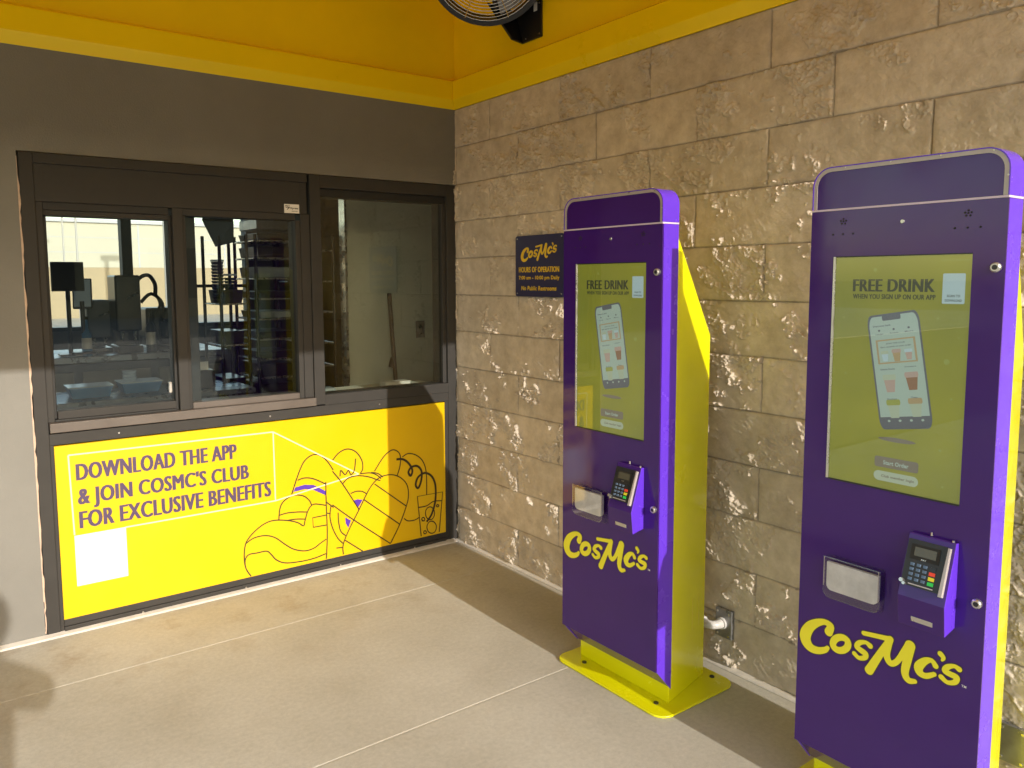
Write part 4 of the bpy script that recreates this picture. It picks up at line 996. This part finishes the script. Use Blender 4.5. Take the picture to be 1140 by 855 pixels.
# monitors
def monitor(x, y, z, w_, h_, rz, tilt, mt, lab, back=True, stand=.18):
    o = empty('monitor', (x, y, z-stand-h_/2), lab, 'monitor', 'monitors seen through the left pane'); o.rotation_euler = (0, 0, rz)
    m = MB(); m.box(-w_/2, w_/2, -.015, .02, stand, stand+h_); b_ = m.done('housing', M['blackplastic'], o, .004)
    m = MB(); m.box(-w_/2+.008, w_/2-.008, -.0165, -.0155, stand+.008, stand+h_-.008); s_ = m.done('screen_face', mt, o)
    for q_ in (b_, s_): q_.rotation_euler = (tilt, 0, 0)
    m = MB(); m.tube([(0, .02, .01), (0, .02, stand+.04)], .014, 10); m.done('stand', M['darkmetal'], o)
    MB().box(-.07, .07, -.05, .08, 0, .012).done('foot', M['darkmetal'], o, .003)
monitor(-1.665, 2.05, 1.54, .19, .19, 0, 0, M['rubber'], 'black square monitor seen through the left pane', stand=.42)
monitor(-1.60, 1.98, 1.44, .115, .20, rad(-12), rad(-14), M['screen_grey'], 'pale tilted screen in front of the black monitor', stand=.30)
# drink machines
def machine(x, y, z0, w_, h_, lab, mt):
    o = empty('drink_machine', (x, y, z0), lab, 'machine', 'machines on the counter')
    MB().box(-w_/2, w_/2, -.12, .14, .28*h_, h_).done('body', mt, o, .012)
    MB().box(-w_/2, w_/2, -.14, .14, 0, .09*h_).done('drip_tray', M['darkmetal'], o, .006)
    MB().box(-w_/2+.02, w_/2-.02, .02, .13, .09*h_, .28*h_).done('back', mt, o)
    for k_ in (-.25, .25):
        m = MB(); m.tube([(k_*w_, -.09, .28*h_), (k_*w_, -.09, .16*h_)], [.014, .009], 10); m.done('spout', M['steel'], o)
    m = MB(); m.tube([(0, -.12, .7*h_), (.05, -.19, .78*h_)], .008, 8); m.done('lever', M['steel'], o)
machine(-1.30, 2.2, 1.02, .16, .53, 'tall black drink machine on the counter behind the mullion', M['blackplastic'])
machine(-1.06, 2.3, 1.02, .22, .30, 'low black drink machine right of the tall one', M['blackplastic'])
machine(-1.46, 2.35, 1.02, .15, .36, 'small navy drink machine left of the tall black one', M['navy'])
machine(-1.85, 2.3, 1.02, .18, .26, 'blue drink machine at the left end of the counter', M['navy_blue'])
def bottle(x, y, z, h_, r_, mt, lab):
    o = empty('bottle', (x, y, z), lab, 'bottle', 'bottles on the counter')
    m = MB(); m.tube([(0, 0, 0), (0, 0, h_*.62), (0, 0, h_*.75), (0, 0, h_)], [r_, r_, r_*.4, r_*.35], 12); smooth_angle(m.done('bottle_body', mt, o))
    m = MB(); m.tube([(0, 0, h_), (0, 0, h_+.02)], r_*.45, 10); m.done('cap', M['rubber'], o)
    m = MB(); m.tube([(0, 0, h_*.2), (0, 0, h_*.5)], r_*1.03, 12, caps=False); m.done('label', M['paper'], o)
bottle(-1.58, 2.0, 1.02, .24, .03, M['navy_blue'], 'blue syrup bottle on the counter left of the machines')
bottle(-1.18, 2.02, 1.02, .28, .032, M['blackplastic'], 'dark syrup bottle between the drink machines')
bottle(-.94, 2.05, 1.02, .26, .03, M['brown'], 'brown syrup bottle right of the low black machine')
o = empty('pipe_frame', (-1.22, 2.15, 1.02), 'black tap frame with hanging hoses on the counter', 'tap frame')
m = MB(); m.tube(catmull([(-.02, 0, 0), (-.02, 0, .40), (.0, -.02, .50), (.06, -.04, .53), (.10, -.05, .47), (.10, -.05, .40)], 4), .014, 8); m.done('riser', M['blackplastic'], o)
m = MB(); m.tube(catmull([(.10, -.05, .40), (.13, -.04, .32), (.08, -.02, .20), (.14, .0, .05)], 4), .010, 8); m.done('hose', M['rubber'], o)
m = MB(); m.tube(catmull([(.02, .03, .34), (.09, .03, .40), (.16, .02, .33), (.15, .02, .2)], 4), .012, 8); m.done('hose', M['rubber'], o)
m = MB(); m.tube([(.16, .02, .2), (.16, .02, .10)], [.03, .022], 12); m.done('nozzle', M['blackplastic'], o)
o = empty('cup_dispenser', (-1.5, 1.15, .8705), 'stack of pale cups standing on the low bench', 'cups')
m = MB()
for k_ in range(7): m.tube([(0, 0, k_*.018), (0, 0, k_*.018+.016)], [.032, .039], 16)
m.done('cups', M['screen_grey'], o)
o = empty('till_printer', (-1.12, 1.1, .8705), 'small black till printer with a paper tongue on the low bench', 'printer')
MB().box(-.07, .07, -.08, .08, 0, .11).done('printer_body', M['blackplastic'], o, .008)
MB().box(-.035, .035, -.06, -.058, .11, .16).done('paper_tongue', M['paper'], o)
# kitchen racks
def rack(x0, x1, y0, y1, levels, lab, trays):
    o = empty('wire_rack', ((x0+x1)/2, (y0+y1)/2, 0), lab, 'rack', 'racks in the service room'); w_ = (x1-x0)/2; d_ = (y1-y0)/2
    for a_ in (-w_, w_):
        for b_ in (-d_, d_):
            m = MB(); m.tube([(a_, b_, .02), (a_, b_, 1.80)], .011, 8); m.done('post', M['darkmetal'], o)
    rr_ = random.Random(5)
    for z_ in levels:
        m = MB(); m.tube([(-w_, -d_, z_), (w_, -d_, z_), (w_, d_, z_), (-w_, d_, z_)], .005, 6, closed=True)
        for i_ in range(8): yy = -d_+2*d_*(i_+.5)/8; m.tube([(-w_, yy, z_), (w_, yy, z_)], .0025, 5)
        m.done('shelf', M['steel'], o)
        if trays:
            t_ = MB(); h_ = rr_.choice((.05, .075, .09)); t_.hexa([(-w_+.03, -d_+.03, z_+.006), (w_-.03, -d_+.03, z_+.006), (w_-.03, d_-.03, z_+.006), (-w_+.03, d_-.03, z_+.006)], [(-w_+.02, -d_+.02, z_+h_), (w_-.02, -d_+.02, z_+h_), (w_-.02, d_-.02, z_+h_), (-w_+.02, d_-.02, z_+h_)])
            q_ = t_.done('shelf_tray', rr_.choice([M['greytray'], M['blackplastic'], M['darkmetal']]), o, .003)
    return o
rack(-.72, -.45, 1.2, 1.6, [.35, .55, .75, .88, 1.0, 1.13, 1.26, 1.39, 1.52, 1.65, 1.76], 'wire rack full of trays behind the middle pane', True)
rack(-.93, -.76, 1.25, 1.6, [.5, .8, 1.1, 1.36], 'narrow rack with cup stacks left of the tray rack', True)
rack(-.42, -.26, 1.05, 1.6, [.4, .7, .95, 1.1, 1.3, 1.5, 1.7], 'narrow rack with open wire shelves right of the tray rack', False)
for i, (x_, z_, h_) in enumerate(((-.90, 1.37, .26), (-.82, 1.37, .17))):
    o = empty('cup_stack', (x_, 1.4, z_), ('taller stack of dark cups on the narrow rack', 'shorter stack of dark cups on the narrow rack')[i], 'cups', 'cup stacks')
    m = MB()
    for k_ in range(int(h_/.02)): m.tube([(0, 0, k_*.02), (0, 0, k_*.02+.018)], [.033, .040], 16)
    m.done('cups', M['navy'], o)
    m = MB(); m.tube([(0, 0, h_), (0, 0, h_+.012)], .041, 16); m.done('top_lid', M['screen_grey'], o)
o = empty('hanging_display', (-.9, 1.3, 2.7), 'dark blue angled panel hanging above the racks', 'display')
m = MB(); m.hexa([(-.13, -.05, -.82), (.05, -.10, -.83), (.05, -.09, -.955), (-.05, -.04, -.985)], [(-.11, .0, -.80), (.07, -.03, -.80), (.07, -.02, -.94), (-.03, .0, -.96)]); m.done('panel', M['navy'], o, .004)
m = MB(); m.tube([(0, -.02, 0), (0, -.02, -.82)], .012, 8); m.done('hanger', M['darkmetal'], o)
tag(MB().box(-.70, -.48, 1.22, 1.55, 1.835, 1.90).done('folded_box', M['galv'], bevel=.004), 'flat grey box on top of the tray rack', 'box')

# ------------------------------------------------------------------ outside beyond the far windows
bd_ = empty('store_building', (10, 36, -.16), 'long cream and tan block building beyond the far windows', 'building')
m = MB(); m.box(-45, 45, 0, 12, 2.33, 4.35); m.done('upper_wall', M['bld_top'], bd_)
m = MB(); m.box(-45, 45, -.06, 12, 0, 2.325); m.done('lower_wall', M['bld_low'], bd_)
m = MB(); m.box(-45.1, 45.1, -.12, 12.1, 4.355, 4.50); m.done('roof_trim', M['trim'], bd_)
m = MB()
for i in range(22): m.box(-44+i*4, -43.93+i*4, -.02, .0, 2.33, 4.35)
for z_ in (3.0, 3.67): m.box(-45, 45, -.015, .0, z_, z_+.03)
m.done('control_joint', M['trim'], bd_)
struct('far_pavement', MB().box(-40, 60, 8, 36, -.155, -.12).done('far_pavement', M['concrete']))
for i, (x_, y_, r_, lab) in enumerate(((4.35, 24, .12, 'thick grey lamp post outside the far window'), (1.55, 26, .03, 'thinnest left sign post outside the far window'), (1.95, 26, .035, 'thin right sign post outside the far window'))):
    o = empty('lamp_post', (x_, y_, -.13), lab, 'post', 'posts outside the far window')
    m = MB(); m.tube([(0, 0, 0), (0, 0, 7)], [r_, r_*.8], 12); m.done('pole', M['pole'], o)
    MB().box(-r_*2, r_*2, -r_*2, r_*2, 0, .04).done('foot_plate', M['galv'], o)
    MB().box(-r_*2, r_*5, -r_*2, r_*2, 7.0, 7.1).done('lamp_head', M['darkmetal'], o)

nb = empty('unseen_building', (-6, -34, -.16), 'added long low building, unseen behind the viewpoint, darkening the window reflections', 'building')  # added out of view to darken the sky reflected in the panes
MB().box(-40, 40, -10, 0, 0, 4.6).done('wall', M['bld_low'], nb)
MB().box(-40.2, 40.2, -10.2, .2, 4.605, 5.1).done('parapet', M['render'], nb)
for i in range(12):
    o_ = MB().box(-36+i*6, -33+i*6, .002, .05, .9, 3.2).done('window', M['darkmetal'], nb)
# ------------------------------------------------------------------ photographer, standing behind the camera (throws the shadow at the left)
def person(loc):
    r_ = empty('person', loc, 'person in a dark jacket standing behind the viewpoint holding up a phone', 'person')
    J = dict(pel=(0, 0, .95), bel=(0, .01, 1.10), che=(0, .02, 1.30), nec=(.05, .02, 1.46), hea=(.12, .04, 1.56), top=(.13, .03, 1.66),
             hl=(-.09, 0, .92), kl=(-.10, .02, .50), al=(-.10, -.02, .09), tl=(-.12, .12, .04), hr=(.09, 0, .92), kr=(.10, .02, .50), ar=(.10, -.02, .09), tr=(.12, .12, .04),
             sl=(-.18, .01, 1.40), el=(-.27, .10, 1.16), wl=(-.12, .33, 1.30), pl=(-.09, .38, 1.36), sr=(.18, .01, 1.38), er=(.30, .10, 1.29), wr=(.16, .33, 1.34), pr=(.12, .38, 1.38))
    R_ = dict(pel=.15, bel=.15, che=.17, nec=.055, hea=.085, top=.07, hl=.09, kl=.062, al=.042, tl=.035, hr=.09, kr=.062, ar=.042, tr=.035, sl=.065, el=.045, wl=.030, pl=.032, sr=.075, er=.065, wr=.030, pr=.032)
    E_ = ['pel-bel', 'bel-che', 'che-nec', 'nec-hea', 'hea-top', 'pel-hl', 'hl-kl', 'kl-al', 'al-tl', 'pel-hr', 'hr-kr', 'kr-ar', 'ar-tr', 'che-sl', 'sl-el', 'el-wl', 'wl-pl', 'che-sr', 'sr-er', 'er-wr', 'wr-pr']
    names = list(J); me = bpy.data.meshes.new('body'); me.from_pydata([J[n_] for n_ in names], [[names.index(a) for a in e.split('-')] for e in E_], [])
    o = link('body', me, M['cloth'], r_)
    sk = o.modifiers.new('s', 'SKIN'); sub = o.modifiers.new('u', 'SUBSURF'); sub.levels = 2; sub.render_levels = 2
    for i_, n_ in enumerate(names): me.skin_vertices[0].data[i_].radius = (R_[n_],)*2; me.skin_vertices[0].data[i_].use_root = (n_ == 'pel')
    for s_ in (-1, 1):
        for k_ in range(4):
            b_ = Vector((s_*.10+s_*.0, .385, 1.375+k_*.020-.01)); m_ = MB(); m_.tube([b_, b_+Vector((-s_*.025, .035, .006)), b_+Vector((-s_*.06, .045-.004*k_, .008))], [.0095, .009, .0075], 8)
            smooth_angle(m_.done('finger', M['skin'], r_))
        b_ = Vector((s_*.10, .37, 1.355)); m_ = MB(); m_.tube([b_, b_+Vector((-s_*.03, -.015, .015)), b_+Vector((-s_*.05, -.01, .03))], [.011, .010, .008], 8); smooth_angle(m_.done('thumb', M['skin'], r_))
    bmh = bmesh.new(); bmesh.ops.create_uvsphere(bmh, u_segments=20, v_segments=14, radius=1)
    for v in bmh.verts: v.co = Vector((v.co.x*.082+.13, v.co.y*.10+.03, v.co.z*.115+1.60)); v.co.y += (.012 if abs(v.co.x-.13) < .015 and abs(v.co.z-1.59) < .02 and v.co.y > .1 else 0)
    me2 = bpy.data.meshes.new('head'); bmh.to_mesh(me2); bmh.free(); link('head', me2, M['skin'], r_, smooth=True)
    bmh = bmesh.new(); bmesh.ops.create_uvsphere(bmh, u_segments=20, v_segments=14, radius=1)
    for v in bmh.verts: v.co = Vector((v.co.x*.092+.13, v.co.y*.108+.012, v.co.z*.115+1.622+(.03 if v.co.y > .3 else 0)))
    me2 = bpy.data.meshes.new('hair'); bmh.to_mesh(me2); bmh.free(); link('hair', me2, M['hair'], r_, smooth=True)
    return r_
pp = person((-2.54, -4.18, 0))
ph_ = empty('phone', (-2.54, -4.18+.425, 1.41), 'dark phone held up by the person', 'phone')
MB().box(-.078, .078, -.004, .004, -.037, .037).done('phone_case', M['blackplastic'], ph_, .003)
MB().box(-.074, .074, -.0052, -.0045, -.034, .034).done('phone_screen', M['lcd'], ph_)
